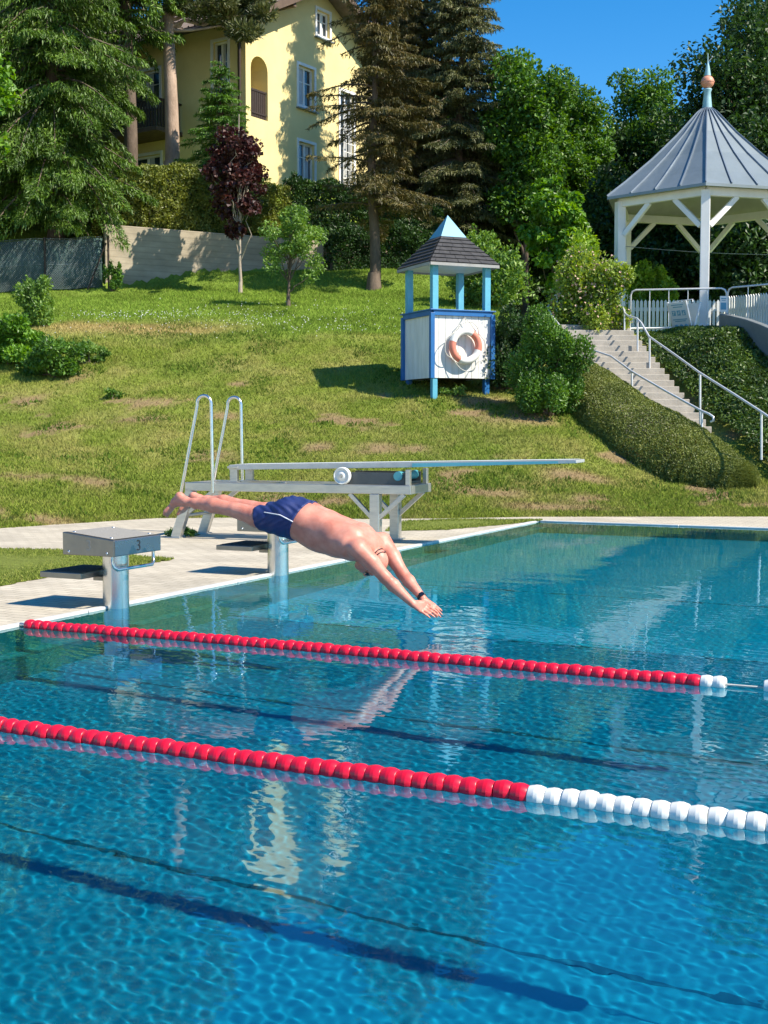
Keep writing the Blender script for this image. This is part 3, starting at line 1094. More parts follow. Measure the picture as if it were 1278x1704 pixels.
M['zinc_dark'] = mat('zinc_dark', (.20, .25, .31), (.15, .19, .24), scale=3, rough=.5, metal=.3)
make_gazebo()

# ------------------------------------------------------------------ terrace: picket fences, barriers, sign, curved wall
def picket(a, b, label, h=.92):
    A, B = UVG(*a), UVG(*b)
    root = thing('picket_fence', A, 0, label, 'fence', 'white picket fences along the terrace')
    inv = Matrix.Translation(-A)
    L = (B - A).length
    n = int(L / .1)
    ang = math.atan2((B - A).y, (B - A).x)
    pk = MB(inv)
    for i in range(n):
        p = A.lerp(B, (i + .5) / n)
        w = .07
        Mx = Matrix.Translation(p) @ Matrix.Rotation(ang, 4, 'Z') @ Matrix.Rotation(R(90), 4, 'X')
        pk.prism([(-w / 2, .04), (w / 2, .04), (w / 2, h - .05), (0, h), (-w / 2, h - .05)], .02, Mx)
    pk.build('pickets', M['white_paint'], root)
    nrm = Vector((-(B - A).y, (B - A).x, 0)).normalized()
    for z in (.22, .68):
        MB(inv).bar(A + nrm * .03 + Vector((0, 0, z)), B + nrm * .03 + Vector((0, 0, z)), .04, .09).build('rail', M['white_paint'], root)
    m = max(2, int(L / 1.8) + 1)
    for i in range(m):
        p = A.lerp(B, i / (m - 1)) + nrm * .09
        MB(inv).box(p + Vector((0, 0, h / 2 - .05)), (.09, .09, h + .05)).build('post', M['white_paint'], root)

picket((PU(1047, 32.6), 32.6), (PU(1200, 32.6), 32.6), 'white picket fence behind the standing sign and the shrub slope')
picket((PU(1203, 32.5), 32.5), (PU(1330, 29.6), 29.6), 'white picket fence nearer the right edge under the gazebo', 1.0)

def barrier(a, b, label, h=1.02):
    A, B = UVG(*a), UVG(*b)
    A.z = B.z = max(A.z, B.z)
    root = thing('barrier', A, 0, label, 'barrier', 'metal barriers in front of the picket fences')
    inv = Matrix.Translation(-A)
    up = Vector((0, 0, 1))
    e = (B - A).normalized()
    r = .12
    loop = [A + up * .12, A + up * (h - r), A + e * r * .3 + up * (h - r * .3), A + e * r + up * h,
            B - e * r + up * h, B - e * r * .3 + up * (h - r * .3), B + up * (h - r), B + up * .12]
    MB(inv).tube(loop, .022, 8, closed=True).build('frame', M['rail'], root)
    n = max(3, int((B - A).length / .42))
    bars = MB(inv)
    for i in range(1, n):
        p = A.lerp(B, i / n)
        bars.tube([p + up * .12, p + up * h], .011, 6)
    bars.build('bars', M['rail'], root)
    for p in (A, B):
        f = MB(inv)
        s = Vector((-e.y, e.x, 0)) * .25
        f.tube([p + s, p + up * .13, p - s], .016, 6)
        f.build('foot', M['rail'], root)
    return A, B

barrier((PU(1046, 30.6), 30.6), (PU(1204, 30.2), 30.2), 'grey metal barrier behind the A-frame sign')
b2 = barrier((PU(1206, 30.1), 30.1), (PU(1345, 28.6), 28.6), 'grey metal barrier at the right edge above the curved wall')

def make_sign():
    v = 29.75
    p = UVG(PU(1134, v), v)
    w, h = .5, .74
    root = thing('sign_stand', p, YAW + R(-52), 'folding A-frame information sign with small blue pictograms on the terrace', 'sign')
    tilt = R(20)
    for s, nm, mm in ((-1, 'front_board', 'sign_face'), (1, 'back_board', 'sign_back')):
        b = MB()
        m3 = Matrix.Rotation(s * -tilt, 3, 'X')
        cy = s * math.sin(tilt) * h / 2
        b.box((0, cy, math.cos(tilt) * h / 2), (w, .02, h), M3=m3)
        bo = b.build(nm, M[mm], root, bevel=.004)
        f = MB()
        for sx in (-1, 1):
            f.box((sx * (w / 2 + .012), cy, math.cos(tilt) * h / 2), (.028, .034, h + .04), M3=m3)
        f.build('frame', M['rail'], bo)
        if s < 0:
            g = MB()
            for i in range(3):
                c = m3 @ Vector((-.14 + i * .14, -.013, .12)) + Vector((0, cy, math.cos(tilt) * h / 2))
                g.box(c, (.1, .006, .12), M3=m3)
                c = m3 @ Vector((-.14 + i * .14, -.013, -.2)) + Vector((0, cy, math.cos(tilt) * h / 2))
                g.lathe([(.055, -.003), (.055, .003)], 16, Matrix.Translation(c) @ m3.to_4x4() @ Matrix.Rotation(R(90), 4, 'X'), cap=True)
            for k, (zz, ww) in enumerate(((.31, .34), (.26, .26), (-.03, .4), (-.07, .3), (-.32, .38))):
                c = m3 @ Vector((0, -.013, zz)) + Vector((0, cy, math.cos(tilt) * h / 2))
                g.box(c, (ww, .006, .022), M3=m3)
            g.build('pictograms', M['sign_blue'], bo)
            q = MB()
            for i in range(3):      # pale figures inside the squares
                c = m3 @ Vector((-.14 + i * .14, -.018, .12)) + Vector((0, cy, math.cos(tilt) * h / 2))
                q.bar(c + m3 @ Vector((-.03, 0, -.04)), c + m3 @ Vector((.03, 0, .04)), .006, .018)
                q.box(c + m3 @ Vector((0, 0, .03 - .03 * i)), (.05, .005, .02), M3=m3)
            q.build('figures', M['sign_face'], bo)
    MB().tube([(-w / 2, 0, math.cos(tilt) * h), (-w / 2, 0, math.cos(tilt) * h + .06), (w / 2, 0, math.cos(tilt) * h + .06), (w / 2, 0, math.cos(tilt) * h)], .012, 6).build('carry_handle', M['rail'], root)
make_sign()

def make_notice():
    v = 30.0
    p = UVG(PU(1197, v), v - .12)
    root = thing('notice', p + Vector((0, 0, .42)), YAW, 'small white notice with blue panel hung on the metal barrier', 'notice')
    MB().box((0, 0, .22), (.17, .012, .36)).build('sheet', M['white_paint'], root, bevel=.003)
    g = MB(); g.box((0, -.009, .17), (.12, .006, .16)); g.box((0, -.009, .34), (.11, .006, .025)); g.box((0, -.009, .3), (.09, .006, .015))
    g.build('printed_panel', M['sign_blue'], root)
make_notice()

def make_curved_wall():
    pts = []
    for px, py, v in ((1196, 522, 28.6), (1215, 525, 28.0), (1240, 531, 27.4), (1265, 540, 26.8), (1295, 553, 26.2), (1340, 572, 25.6)):
        pts.append(PX(px, py, v))
    n = len(pts)
    vs = []
    for i, p in enumerate(pts):
        t = (pts[min(i + 1, n - 1)] - pts[max(i - 1, 0)]); t.z = 0; t.normalize()
        nn = Vector((-t.y, t.x, 0)) * .18
        vs += [p, p + nn, p + nn - Vector((0, 0, .8)), p - Vector((0, 0, .8))]
    fs = []
    for i in range(n - 1):
        for k in range(4):
            fs.append((i * 4 + k, i * 4 + (k + 1) % 4, (i + 1) * 4 + (k + 1) % 4, (i + 1) * 4 + k))
    fs += [(3, 2, 1, 0), tuple((n - 1) * 4 + k for k in range(4))]
    m = MB(); m.add(vs, fs)
    tag(m.build('curved_wall', M['concrete_grey'], bevel=.02), 'low curved grey concrete wall below the barrier on the right', 'wall')
M['concrete_grey'] = mat('concrete_grey', (.17, .19, .19), (.12, .135, .135), scale=2, rough=.8, bump=.15)
make_curved_wall()

# ------------------------------------------------------------------ stairs and handrails
ST_T = (PU(980, 30.2), 30.2, 3.76)      # middle of the top edge
ST_B = (PU(1086, 25.6), 25.6, 1.70)
def stair_pt(t, side=0):
    w = .85
    u = ST_B[0] + (ST_T[0] - ST_B[0]) * t
    v = ST_B[1] + (ST_T[1] - ST_B[1]) * t
    d = Vector((ST_T[0] - ST_B[0], ST_T[1] - ST_B[1])).normalized()
    return UV(u + d.y * side * w, v - d.x * side * w, ST_B[2] + (ST_T[2] - ST_B[2]) * t)
def make_stairs():
    A, B = stair_pt(0), stair_pt(1)
    run = (B - A); run.z = 0
    ang = math.atan2(run.y, run.x)
    L, Hh = run.length, B.z - A.z
    n = 15
    root = thing('stone_stairs', A, ang, 'worn concrete stairs climbing the bank between the shrubs and handrails', 'stairs')
    for i in range(n + 3):
        j = i - 3
        h = Hh / n
        d = L / n
        s = MB()
        s.box((d * j + d / 2 + .03, 0, h * (j + 1) - .14), (d + .06, 1.7, .28))
        s.build('step', M['step_stone'], root, bevel=.012)
    MB().box((L + .8, 0, Hh - .06), (1.5, 1.7, .2)).build('landing', M['step_stone'], root)
make_stairs()

def handrail(name, path, posts, label, r=.022):
    p0 = path[0]
    root = thing(name, p0, 0, label, 'handrail', 'tubular handrails beside the stairs')
    inv = Matrix.Translation(-p0)
    MB(inv).tube(path, r, 10).build('rail_tube', M['rail'], root)
    for a, b in posts:
        MB(inv).tube([a, b], r * .95, 10).build('post', M['rail'], root)

def rail_on(pix):
    return [PX(px, py, v) for px, py, v in pix]

rp_ = [(1037, 512, 29.9), (1040, 522, 29.5), (1046, 526, 29.2), (1060, 530, 28.7), (1067, 537, 28.5), (1080, 560, 27.8), (1120, 588, 26.3), (1164, 620, 24.8), (1220, 655, 23.4), (1268, 686, 22.3), (1300, 708, 21.6), (1330, 742, 21.2), (1328, 775, 21.2)]
handrail('handrail', rail_on(rp_),
         [(PX(1039, 515, 29.8), PX(1039, 575, 29.8)), (PX(1061, 531, 28.65), PX(1061, 602, 28.65)), (PX(1081, 561, 27.8), PX(1081, 634, 27.8)),
          (PX(1165, 621, 24.8), PX(1165, 706, 24.8)), (PX(1267, 685, 22.3), PX(1267, 765, 22.3))],
         'long tubular steel handrail down the right side of the stairs')
lp_ = [(972, 572, 28.9), (976, 579, 28.7), (1017, 593, 27.6), (1035, 606, 27.0), (1051, 618, 26.4), (1110, 652, 24.9), (1168, 684, 23.7), (1180, 689, 23.5), (1187, 694, 23.4), (1187, 700, 23.4), (1183, 702, 23.45)]
handrail('handrail', rail_on(lp_),
         [(PX(1051.5, 619, 26.4), PX(1051.5, 655, 26.4)), (PX(1168, 684, 23.7), PX(1168, 724, 23.7))],
         'shorter steel handrail on the shrub side of the stairs with curled end')
tp_ = [(937, 494, 31.2), (932, 490, 31.1), (926, 489, 31.0), (916, 504, 30.6), (911, 512, 30.4), (921, 529, 29.9), (934, 545, 29.4)]
handrail('handrail', rail_on(tp_), [(PX(927, 490, 31.0), PX(927, 560, 31.0))],
         'short bent handrail end showing against the flowering hedge')

# ------------------------------------------------------------------ lifeguard hut with lifebuoy
HUT_V = 26.3
def board_mat():
    m = mat('white_boards', (.80, .80, .78), (.60, .60, .56), scale=5, rough=.55, bump=.12, stretch=(1.6, 1.6, .25), detail=9)
    return m
M['white_boards'] = board_mat()
M['fascia_grey'] = mat('fascia_grey', (.34, .34, .33), (.25, .25, .24), scale=4)
def make_hut():
    base = PX(719, 664, HUT_V)
    ang = YAW + R(23.8)
    root = thing('lifeguard_hut', base, ang, 'small white and blue wooden lookout hut with dark shingle roof on posts', 'hut')
    S = 1.36
    zb, zt = .43, 1.73                    # box bottom and top above the near leg's foot
    # local: origin at the near corner, x along the front, y back
    corners = [(0, 0), (S, 0), (0, S), (S, S)]
    for (x, y) in corners:
        g = -.25 if (x, y) != (0, 0) else -.06
        cx, cy = x + (.08 if x == 0 else -.08), y + (.08 if y == 0 else -.08)
        low = MB(); low.box((cx, cy, (zb + g) / 2), (.11, .11, zb - g))
        low.build('leg', M['sky_paint'] if (x, y) == (0, 0) else M['blue_paint'], root, bevel=.006)
        up = MB(); up.box((cx, cy, (zt + 2.86) / 2), (.13, .13, 2.86 - zt))
        up.build('post', M['sky_paint'], root, bevel=.006)
    T = .05
    def side(x0, y0, dx, dy, nx, ny):
        b = MB()
        k = 9
        for i in range(k):
            t = (i + .5) / k
            c = Vector((x0 + dx * S * t, y0 + dy * S * t, (zb + zt) / 2)) + Vector((nx, ny, 0)) * (-.02)
            a = math.atan2(dy, dx)
            b.box(c, (S / k - .007, .025, zt - zb), a)
        a = math.atan2(dy, dx)
        b.box(Vector((x0 + dx * S / 2, y0 + dy * S / 2, (zb + zt) / 2)) - Vector((nx, ny, 0)) * .035, (S - .02, .012, zt - zb - .01), a)
        b.build('side_panel', M['white_boards'], root, bevel=.002, seg=1)
    side(0, 0, 1, 0, 0, -1); side(0, 0, 0, 1, -1, 0); side(S, 0, 0, 1, 1, 0); side(0, S, 1, 0, 0, 1)
    for (x, y) in corners:
        tr = MB()
        tr.box((x + (-.012 if x == 0 else .012), y + (-.012 if y == 0 else .012), (zb + zt) / 2), (.09, .09, zt - zb + .02))
        tr.build('corner_trim', M['blue_paint'], root, bevel=.004)
    tp = MB()
    for (c, d) in (((S / 2, -.015, zt + .012), (S - .03, .055, .1)), ((S / 2, S + .015, zt + .012), (S - .03, .055, .1)),
                   ((-.015, S / 2, zt + .012), (.055, S - .03, .1)), ((S + .015, S / 2, zt + .012), (.055, S - .03, .1))):
        tp.box(c, d)
    tp.box((S / 2, S / 2, zt + .075), (S + .14, S + .14, .025))
    tp.build('top_rail', M['blue_paint'], root, bevel=.004)
    MB().box((S / 2, S / 2, zb + .03), (S - .1, S - .1, .05)).build('floor', M['wood_brown'], root)
    # roof
    o = .115
    c = S / 2
    h = S / 2 + o
    ez, cz, r2 = 2.75, 3.36, .27
    vs = [(c - h, c - h, ez), (c + h, c - h, ez), (c + h, c + h, ez), (c - h, c + h, ez)]
    tp = [(c - r2, c - r2, cz), (c + r2, c - r2, cz), (c + r2, c + r2, cz), (c - r2, c + r2, cz)]
    rf = MB(); rf.add(vs + tp, [(0, 1, 5, 4), (1, 2, 6, 5), (2, 3, 7, 6), (3, 0, 4, 7)])
    # shingle courses as slightly raised strips
    for s in range(4):
        a, b = Vector(vs[s]), Vector(vs[(s + 1) % 4])
        a2, b2 = Vector(tp[s]), Vector(tp[(s + 1) % 4])
        nrm = (b - a).cross(a2 - a).normalized()
        rr = random.Random(s)
        for k in range(7):
            t0, t1 = k / 7, (k + 1) / 7 - .004
            p, q = a.lerp(a2, t0), b.lerp(b2, t0)
            p2, q2 = a.lerp(a2, t1), b.lerp(b2, t1)
            m = max(3, int((q - p).length / .24))
            off = rr.random() * .5
            cuts = [0] + [min(1, max(0, (i + off) / m)) for i in range(0, m + 1)] + [1]
            cuts = sorted(set(cuts))
            for c0, c1 in zip(cuts[:-1], cuts[1:]):
                if c1 - c0 < .02: continue
                e = .012
                up = nrm * .012
                lo = nrm * (.022 + .006 * rr.random())
                f = [p.lerp(q, c0 + e * .3), p.lerp(q, c1 - e * .3), p2.lerp(q2, c1 - e * .3), p2.lerp(q2, c0 + e * .3)]
                rf.add([f[0] + lo, f[1] + lo, f[2] + up * .4, f[3] + up * .4, f[0], f[1]], [(0, 1, 2, 3), (4, 5, 1, 0)])
    ro = rf.build('roof', M['shingle'], root)
    fa = MB()
    for s in range(4):
        a, b = Vector(vs[s]), Vector(vs[(s + 1) % 4])
        fa.bar(a.lerp(b, .01) - Vector((0, 0, .035)), a.lerp(b, .99) - Vector((0, 0, .035)), .02, .06)
    fa.build('fascia', M['fascia_grey'], ro)
    sf = MB(); sf.add([Vector(p) - Vector((0, 0, .03)) for p in vs], [(3, 2, 1, 0)])
    sf.build('soffit', M['white_paint'], ro)
    cp = MB()
    k2 = r2 + .02
    ap = (c, c, cz + .47)
    b4 = [(c - k2, c - k2, cz - .01), (c + k2, c - k2, cz - .01), (c + k2, c + k2, cz - .01), (c - k2, c + k2, cz - .01)]
    cp.add(b4 + [ap], [(0, 1, 4), (1, 2, 4), (2, 3, 4), (3, 0, 4), (3, 2, 1, 0)])
    cp.build('roof_cap', M['cap_paint'], ro)
    # lifebuoy hung on the front
    fr = Matrix.Translation(base) @ Matrix.Rotation(ang, 4, 'Z')
    ctr = fr @ Vector((.70, -.115, 1.08))
    lb = thing('lifebuoy', ctr, ang, 'faded red and white lifebuoy with its grab line hung on the hut front', 'lifebuoy')
    Ro, rr = .30, .074
    def seg(a0, a1, name, m, rad):
        pts = [(Ro * math.cos(t), 0, Ro * math.sin(t)) for t in np.linspace(a0, a1, 14)]
        return MB().tube(pts, rad, 14).build(name, m, lb)
    for k, a in enumerate((R(-16), R(164))):
        seg(a, a + R(78), 'red_section', M['buoy_red'], rr)
    for a in (R(62), R(242)):
        seg(a, a + R(102), 'white_section', M['white_plastic'], rr * 1.01)
    # grab line
    cpts = []
    for i in range(61):
        t = i / 60 * 2 * PI
        sag = abs(math.sin(2 * t)) * .085 + (.03 * math.sin(3 * t))
        rad = Ro + rr + .01 + sag
        cpts.append((rad * math.cos(t + R(40)), -.02 - .03 * abs(math.sin(2 * t)), rad * math.sin(t + R(40)) - (.06 * abs(math.sin(2 * t)) if math.sin(t + R(40)) < 0 else 0)))
    MB().tube(cpts, .009, 6, closed=True).build('grab_line', M['rope'], lb)
    MB().tube([(-.26, .0, .28), (-.12, .02, .45), (0, .04, .57), (.12, .02, .46), (.24, 0, .30)], .009, 6).build('hanging_line', M['rope'], lb)
    MB().tube([(0, .03, .58), (0, .12, .58)], .012, 6).build('hook', M['steel'], lb)
M['cap_paint'] = mat('cap_paint', (.13, .40, .54), (.10, .33, .46), scale=3, rough=.4)
make_hut()
# ------------------------------------------------------------------ starting blocks
LANE_Y = [8.13, 10.63]
BLK_X = -6.22
def make_block():
    root = thing('starting_block', (BLK_X, LANE_Y[0], 0), 0, 'steel starting block numbered 3, nearest the viewer, with its rear step in full view', 'starting block', 'starting blocks along the pool edge')
    MB().tube([(0, 0, -.5), (0, 0, .44)], .102, 32).build('pillar', M['steel_bright'], root)
    w = .30
    b = MB()
    xa, xb = -.27, .215
    za, zb_, z0 = .605, .555, .43
    b.add([(xa, -w, z0), (xb, -w, z0), (xb, w, z0), (xa, w, z0), (xa, -w, za), (xb, -w, zb_), (xb, w, zb_), (xa, w, za)],
          [(3, 2, 1, 0), (4, 5, 6, 7), (0, 1, 5, 4), (1, 2, 6, 5), (2, 3, 7, 6), (3, 0, 4, 7)])
    box = b.build('platform', M['steel_dull'], root, bevel=.006)
    sl = (zb_ - za) / (xb - xa)
    g = MB(); g.add([(xa + .02, -w + .02, za + sl * .02 + .004), (xb - .02, -w + .02, zb_ - sl * .02 + .004), (xb - .02, w - .02, zb_ - sl * .02 + .004), (xa + .02, w - .02, za + sl * .02 + .004)], [(0, 1, 2, 3)])
    g.build('grip_surface', M['grip_light'], box)
    f = MB(); f.box((xb + .003, 0, (z0 + zb_) / 2), (.006, 2 * w - .02, zb_ - z0 - .012)); 
    fp = f.build('number_plate', M['steel_plate'], box, bevel=.002)
    Mx = Matrix.Translation((xb + .0075, .0, (z0 + zb_) / 2)) @ Matrix(((0, 0, 1, 0), (1, 0, 0, 0), (0, 1, 0, 0), (0, 0, 0, 1)))
    text_mesh('3', .118, .001, M['dark'], fp, 'number', Mx)
    Mx = Matrix.Translation((.0 - .02, -w - .0012, .505)) @ Matrix(((1, 0, 0, 0), (0, 0, -1, 0), (0, 1, 0, 0), (0, 0, 0, 1)))
    text_mesh('3', .115, .0008, M['steel_faint'], box, 'side_number', Mx)
    s = MB()
    s.box((-.33, 0, .262), (.40, .52, .045))
    st = s.build('foot_step', M['steel_dull'], root, bevel=.004)
    g = MB(); g.box((-.335, 0, .2875), (.33, .47, .006)); g.build('grip_surface', M['grip'], st)
    rb = MB()
    for k in range(9):
        rb.box((-.48 + k * .036, 0, .2925), (.012, .45, .004))
    rb.build('step_ribs', M['grip'], st)
    bl = MB()
    for sx, sy in ((-.2, -.24), (.15, -.24), (-.2, .24), (.15, .24)):
        zz = za + sl * (sx - xa) + .004
        bl.lathe([(.014, 0), (.014, .006), (0, .008)], 8, Matrix.Translation((sx, sy, zz)))
    for sx in (-.21, .15):
        bl.lathe([(.011, 0), (.011, .005), (0, .007)], 8, Matrix.Translation((sx, -w, .455)) @ Matrix.Rotation(R(90), 4, 'X'))
    bl.build('bolts', M['steel_bright'], box)
    a = MB(); a.box((-.12, 0, .225), (.12, .1, .03)); a.build('bracket', M['steel_dull'], st)
    h = MB()
    zt, zl, x, y = .435, .325, .165, .265
    pts = [(x, -y, zt), (x, -y, zl + .05), (x + .01, -y + .012, zl + .02), (x + .02, -y + .045, zl)] + [(x + .02, yy, zl) for yy in (-.1, 0, .1)] + [(x + .02, y - .045, zl), (x + .01, y - .012, zl + .02), (x, y, zl + .05), (x, y, zt)]
    h.tube(pts, .014, 10).build('backstroke_handle', M['steel_bright'], root)
    return root
M['grip_light'] = mat('grip_light', (.30, .285, .255), (.22, .21, .19), scale=80, rough=.9, bump=.3)
M['steel_plate'] = mat('steel_plate', (.26, .32, .39), (.20, .25, .31), scale=4, rough=.28, metal=.92)
M['steel_faint'] = mat('steel_faint', (.34, .325, .29), (.28, .27, .24), scale=5, rough=.6, metal=.4)
blk = make_block()
b2_ = copy_tree(blk)
b2_.location = (BLK_X, LANE_Y[1], 0)
b2_['label'] = 'steel starting block farther along the edge, partly hidden behind the diver in blue trunks'
# the number of the next lane
for o in b2_.children_recursive:
    if o.name.startswith(('number.', 'side_number')):
        bpy.data.objects.remove(o)
for o in list(b2_.children_recursive):
    if o.name.startswith('number_plate'):
        Mx = Matrix.Translation((.215 + .0075, .0, .4925)) @ Matrix(((0, 0, 1, 0), (1, 0, 0, 0), (0, 1, 0, 0), (0, 0, 0, 1)))
        text_mesh('4', .118, .001, M['dark'], o, 'number', Mx)

# ------------------------------------------------------------------ lane ropes
def make_rope(Y, red_to, gap, xs, label, seed):
    root = thing('lane_rope', (POOL_X0, Y, .0), 0, label, 'lane rope', 'lane ropes floating across the pool')
    pitch, rad = .0672, .0445
    prof = [(.012, 0), (rad * .82, .0006), (rad * .86, .004), (rad * .985, .028), (rad * .985, .043), (rad * .85, .064), (rad * .8, .0666), (.012, .067)]
    me = {}
    ax = Matrix.Rotation(R(90), 4, 'Y')
    rng = random.Random(seed)
    x = xs[0]
    k = 0
    while x < xs[1]:
        if not (gap and gap[0] < x < gap[1]):
            red = x < red_to
            key = 'red' if red else 'white'
            loc = (x - POOL_X0, .014 * math.sin(x * 1.3 + seed) + .004 * rng.uniform(-1, 1), .012 + .003 * rng.uniform(-1, 1))
            if key not in me:
                mb_ = MB()
                for q0, q1 in ((0, 3), (2, 4), (3, 5), (4, 8)):
                    mb_.lathe(prof[q0:q1], 20, ax)
                o = mb_.build('float', M['red_plastic'] if red else M['white_plastic'], root)
                me[key] = o
            else:
                o = me[key].copy()
                col.objects.link(o)
            o.location = loc
            o.rotation_euler = (rng.uniform(0, .8), rng.uniform(-.05, .05), rng.uniform(-.05, .05))
            o.name = 'float'
            k += 1
        x += pitch
    MB().tube([(0.0, 0, .012)] + [(xx - POOL_X0, .014 * math.sin(xx * 1.3 + seed), .012) for xx in np.arange(-6.0, 2.0, .4)], .006, 6).build('cable', M['rope'], root)
    MB().tube([(0.0, 0, .014), (.07, 0, .012)], .014, 8).build('hook', M['steel'], root)
    return root
make_rope(7.05, -1.478, (-1.36, -1.17), (-6.16, -.55), 'far red lane rope with two white floats before a gap, fixed beside the numbered block', 1)
make_rope(4.57, -1.585, None, (-5.75, -.25), 'near red lane rope ending in a long row of white floats', 2)

# ------------------------------------------------------------------ springboard on its stand
def make_board():
    ang = R(6)
    org = Vector((-6.76, 14.15, DZ))
    root = thing('diving_board', org, ang, 'one metre steel springboard stand with two hairpin handrails and long pale blue board', 'diving board')
    w = .36
    st = M['steel']
    fr = MB()
    for s in (-1, 1):
        fr.box((-1.04, s * w, .655), (2.98, .09, .105))
    fr.box((.41, 0, .655), (.08, 2 * w - .09, .10)); fr.box((-2.49, 0, .655), (.08, 2 * w - .09, .10)); fr.box((-1.5, 0, .65), (.08, 2 * w - .09, .09))
    fr.build('frame', st, root, bevel=.006)
    for s in (-1, 1):
        l = MB(); l.box((0, s * w, .30), (.115, .13, .60)); l.box((0, s * w, .008), (.2, .22, .016))
        l.build('front_leg', st, root, bevel=.006)
        l = MB(); l.bar((-2.68, s * w, 0), (-2.46, s * w, .61), .09, .12); l.box((-2.69, s * w, .006), (.2, .18, .014))
        l.build('rear_leg', st, root, bevel=.006)
        for a, b in (((-.33, s * w, .60), (-.04, s * w, .31)), ((.36, s * w, .60), (.04, s * w, .31)), ((-2.15, s * w, .60), (-2.5, s * w, .33))):
            MB().bar(a, b, .05, .05).build('brace', st, root, bevel=.004)
        # hairpin handrail
        z1, z2 = .55, 1.78
        x0, x1 = -2.58, -2.13
        pts = [(x0, s * (w + .06), z1), (x0 + .245, s * (w + .06), z2 - .12)]
        cx, cr = x0 + .245 + .095, .095
        for t in np.linspace(PI, 0, 9):
            pts.append((cx + cr * math.cos(t), s * (w + .06), z2 - .09 + cr * math.sin(t)))
        pts.append((x1, s * (w + .06), .58))
        MB().tube(pts, .021, 12).build('handrail', M['steel_bright'], root)
        p = MB(); p.box((-1.93, s * .22, .815), (.10, .06, .21)); p.box((-1.93, s * .22, .714), (.16, .1, .012)); p.build('rear_support', st, root, bevel=.004)
    for k, z in enumerate((.28,)):
        MB().tube([(-2.585, -w, z), (-2.585, w, z)], .02, 8).build('rung', st, root)
    # fulcrum housing, rollers and hand wheel
    f = MB()
    for s in (-1, 1):
        f.box((-.08, s * .30, .782), (.86, .03, .145))
    f.box((-.08, 0, .73), (.86, .57, .03))
    fu = f.build('fulcrum_housing', M['steel_slate'], root, bevel=.004)
    b = MB()
    for s in (-1, 1):
        for k in range(4):
            b.lathe([(.012, 0), (.012, .008), (0, .01)], 8, Matrix.Translation((-.38 + k * .19, s * .315, .80)) @ Matrix.Rotation(s * -R(-90), 4, 'X'))
    b.build('bolt', M['steel_bright'], fu)
    for s in (-1, 1):
        fe = MB()
        fe.box((.40, s * .33, .80), (.05, .08, .185))
        fe.build('end_bracket', st, root, bevel=.004)
    MB().tube([(.27, -.34, .815), (.27, .34, .815)], .055, 16).build('roller', M['teal_paint'], root)
    ax = Matrix.Translation((-.42, -.37, .812)) @ Matrix.Rotation(R(90), 4, 'X')
    wh = MB().lathe([(.02, .05), (.045, .05), (.055, .028), (.082, .028), (.088, .045), (.1, .045), (.105, .03), (.105, -.02), (.09, -.03), (.02, -.03)], 28, ax)
    wo_ = wh.build('hand_wheel', M['white_plastic'], root)
    MB().tube([(-.42, -.44, .812), (-.42, .3, .812)], .016, 10).build('axle', M['steel'], wo_)
    # the board: tapers slightly in thickness, turned edges
    bd = MB()
    x0, x1, bw, th = -1.99, 2.38, .25, .062
    n = 24
    def zc(x):
        return .925 + .022 * (x - x0) + .004 * max(0, x) ** 2 * .0
    ring = []
    for i in range(n + 1):
        x = x0 + (x1 - x0) * i / n
        t = th * (1 - .42 * max(0, (x - .2) / (x1 - .2)))
        z = zc(x)
        ring.append([(x, -bw, z - t), (x, bw, z - t), (x, bw, z), (x, -bw, z)])
    vs = [p for r_ in ring for p in r_]
    fs = []
    for i in range(n):
        for k in range(4):
            fs.append((i * 4 + k, i * 4 + (k + 1) % 4, (i + 1) * 4 + (k + 1) % 4, (i + 1) * 4 + k))
    fs += [(3, 2, 1, 0), tuple(n * 4 + k for k in range(4))]
    bd.add(vs, [f_[::-1] for f_ in fs])
    bo = bd.build('board', M['board_alu'], root, bevel=.006)
    e = MB()
    for s in (-1, 1):
        xa, xb = .42, 2.17
        pts = []
        e.add([(xa, s * (bw + .004), zc(xa) - .056), (xb, s * (bw + .004), zc(xb) - .036), (xb, s * (bw + .004), zc(xb) - .009), (xa, s * (bw + .004), zc(xa) - .012),
               (xa, s * (bw + .001), zc(xa) - .056), (xb, s * (bw + .001), zc(xb) - .036), (xb, s * (bw + .001), zc(xb) - .009), (xa, s * (bw + .001), zc(xa) - .012)],
              [(0, 1, 2, 3), (7, 6, 5, 4), (0, 4, 5, 1), (1, 5, 6, 2), (2, 6, 7, 3), (3, 7, 4, 0)])
    e.build('blue_edge', M['board_blue'], bo)
    g = MB(); g.add([(x0 + .05, -bw + .02, zc(x0) + .0055), (x1 - .03, -bw + .02, zc(x1) + .0045), (x1 - .03, bw - .02, zc(x1) + .0045), (x0 + .05, bw - .02, zc(x0) + .0055)], [(0, 1, 2, 3)])
    g.build('tread', M['tread'], bo)
    hb = MB(); hb.box((-1.93, 0, .895), (.14, .56, .03)); hb.build('hinge', st, root, bevel=.004)
M['steel_slate'] = mat('steel_slate', (.10, .115, .12), (.075, .085, .09), scale=5, rough=.45, metal=.4)
M['board_alu'] = mat('board_alu', (.55, .56, .55), (.46, .47, .46), scale=6, rough=.45, metal=.4)
M['board_blue'] = mat('board_blue', (.16, .50, .55), (.12, .42, .47), scale=6, rough=.4)
M['tread'] = mat('tread', (.55, .60, .60), (.45, .50, .5), scale=60, rough=.8, bump=.15)
make_board()
# ------------------------------------------------------------------ vegetation
def rotz_frames(D, N):
    S = np.cross(D, N)
    l = np.linalg.norm(S, axis=1, keepdims=True)
    S = np.where(l > 1e-6, S / np.maximum(l, 1e-6), np.array([1., 0, 0]))
    return S

def unit(a):
    return a / np.maximum(np.linalg.norm(a, axis=-1, keepdims=True), 1e-9)

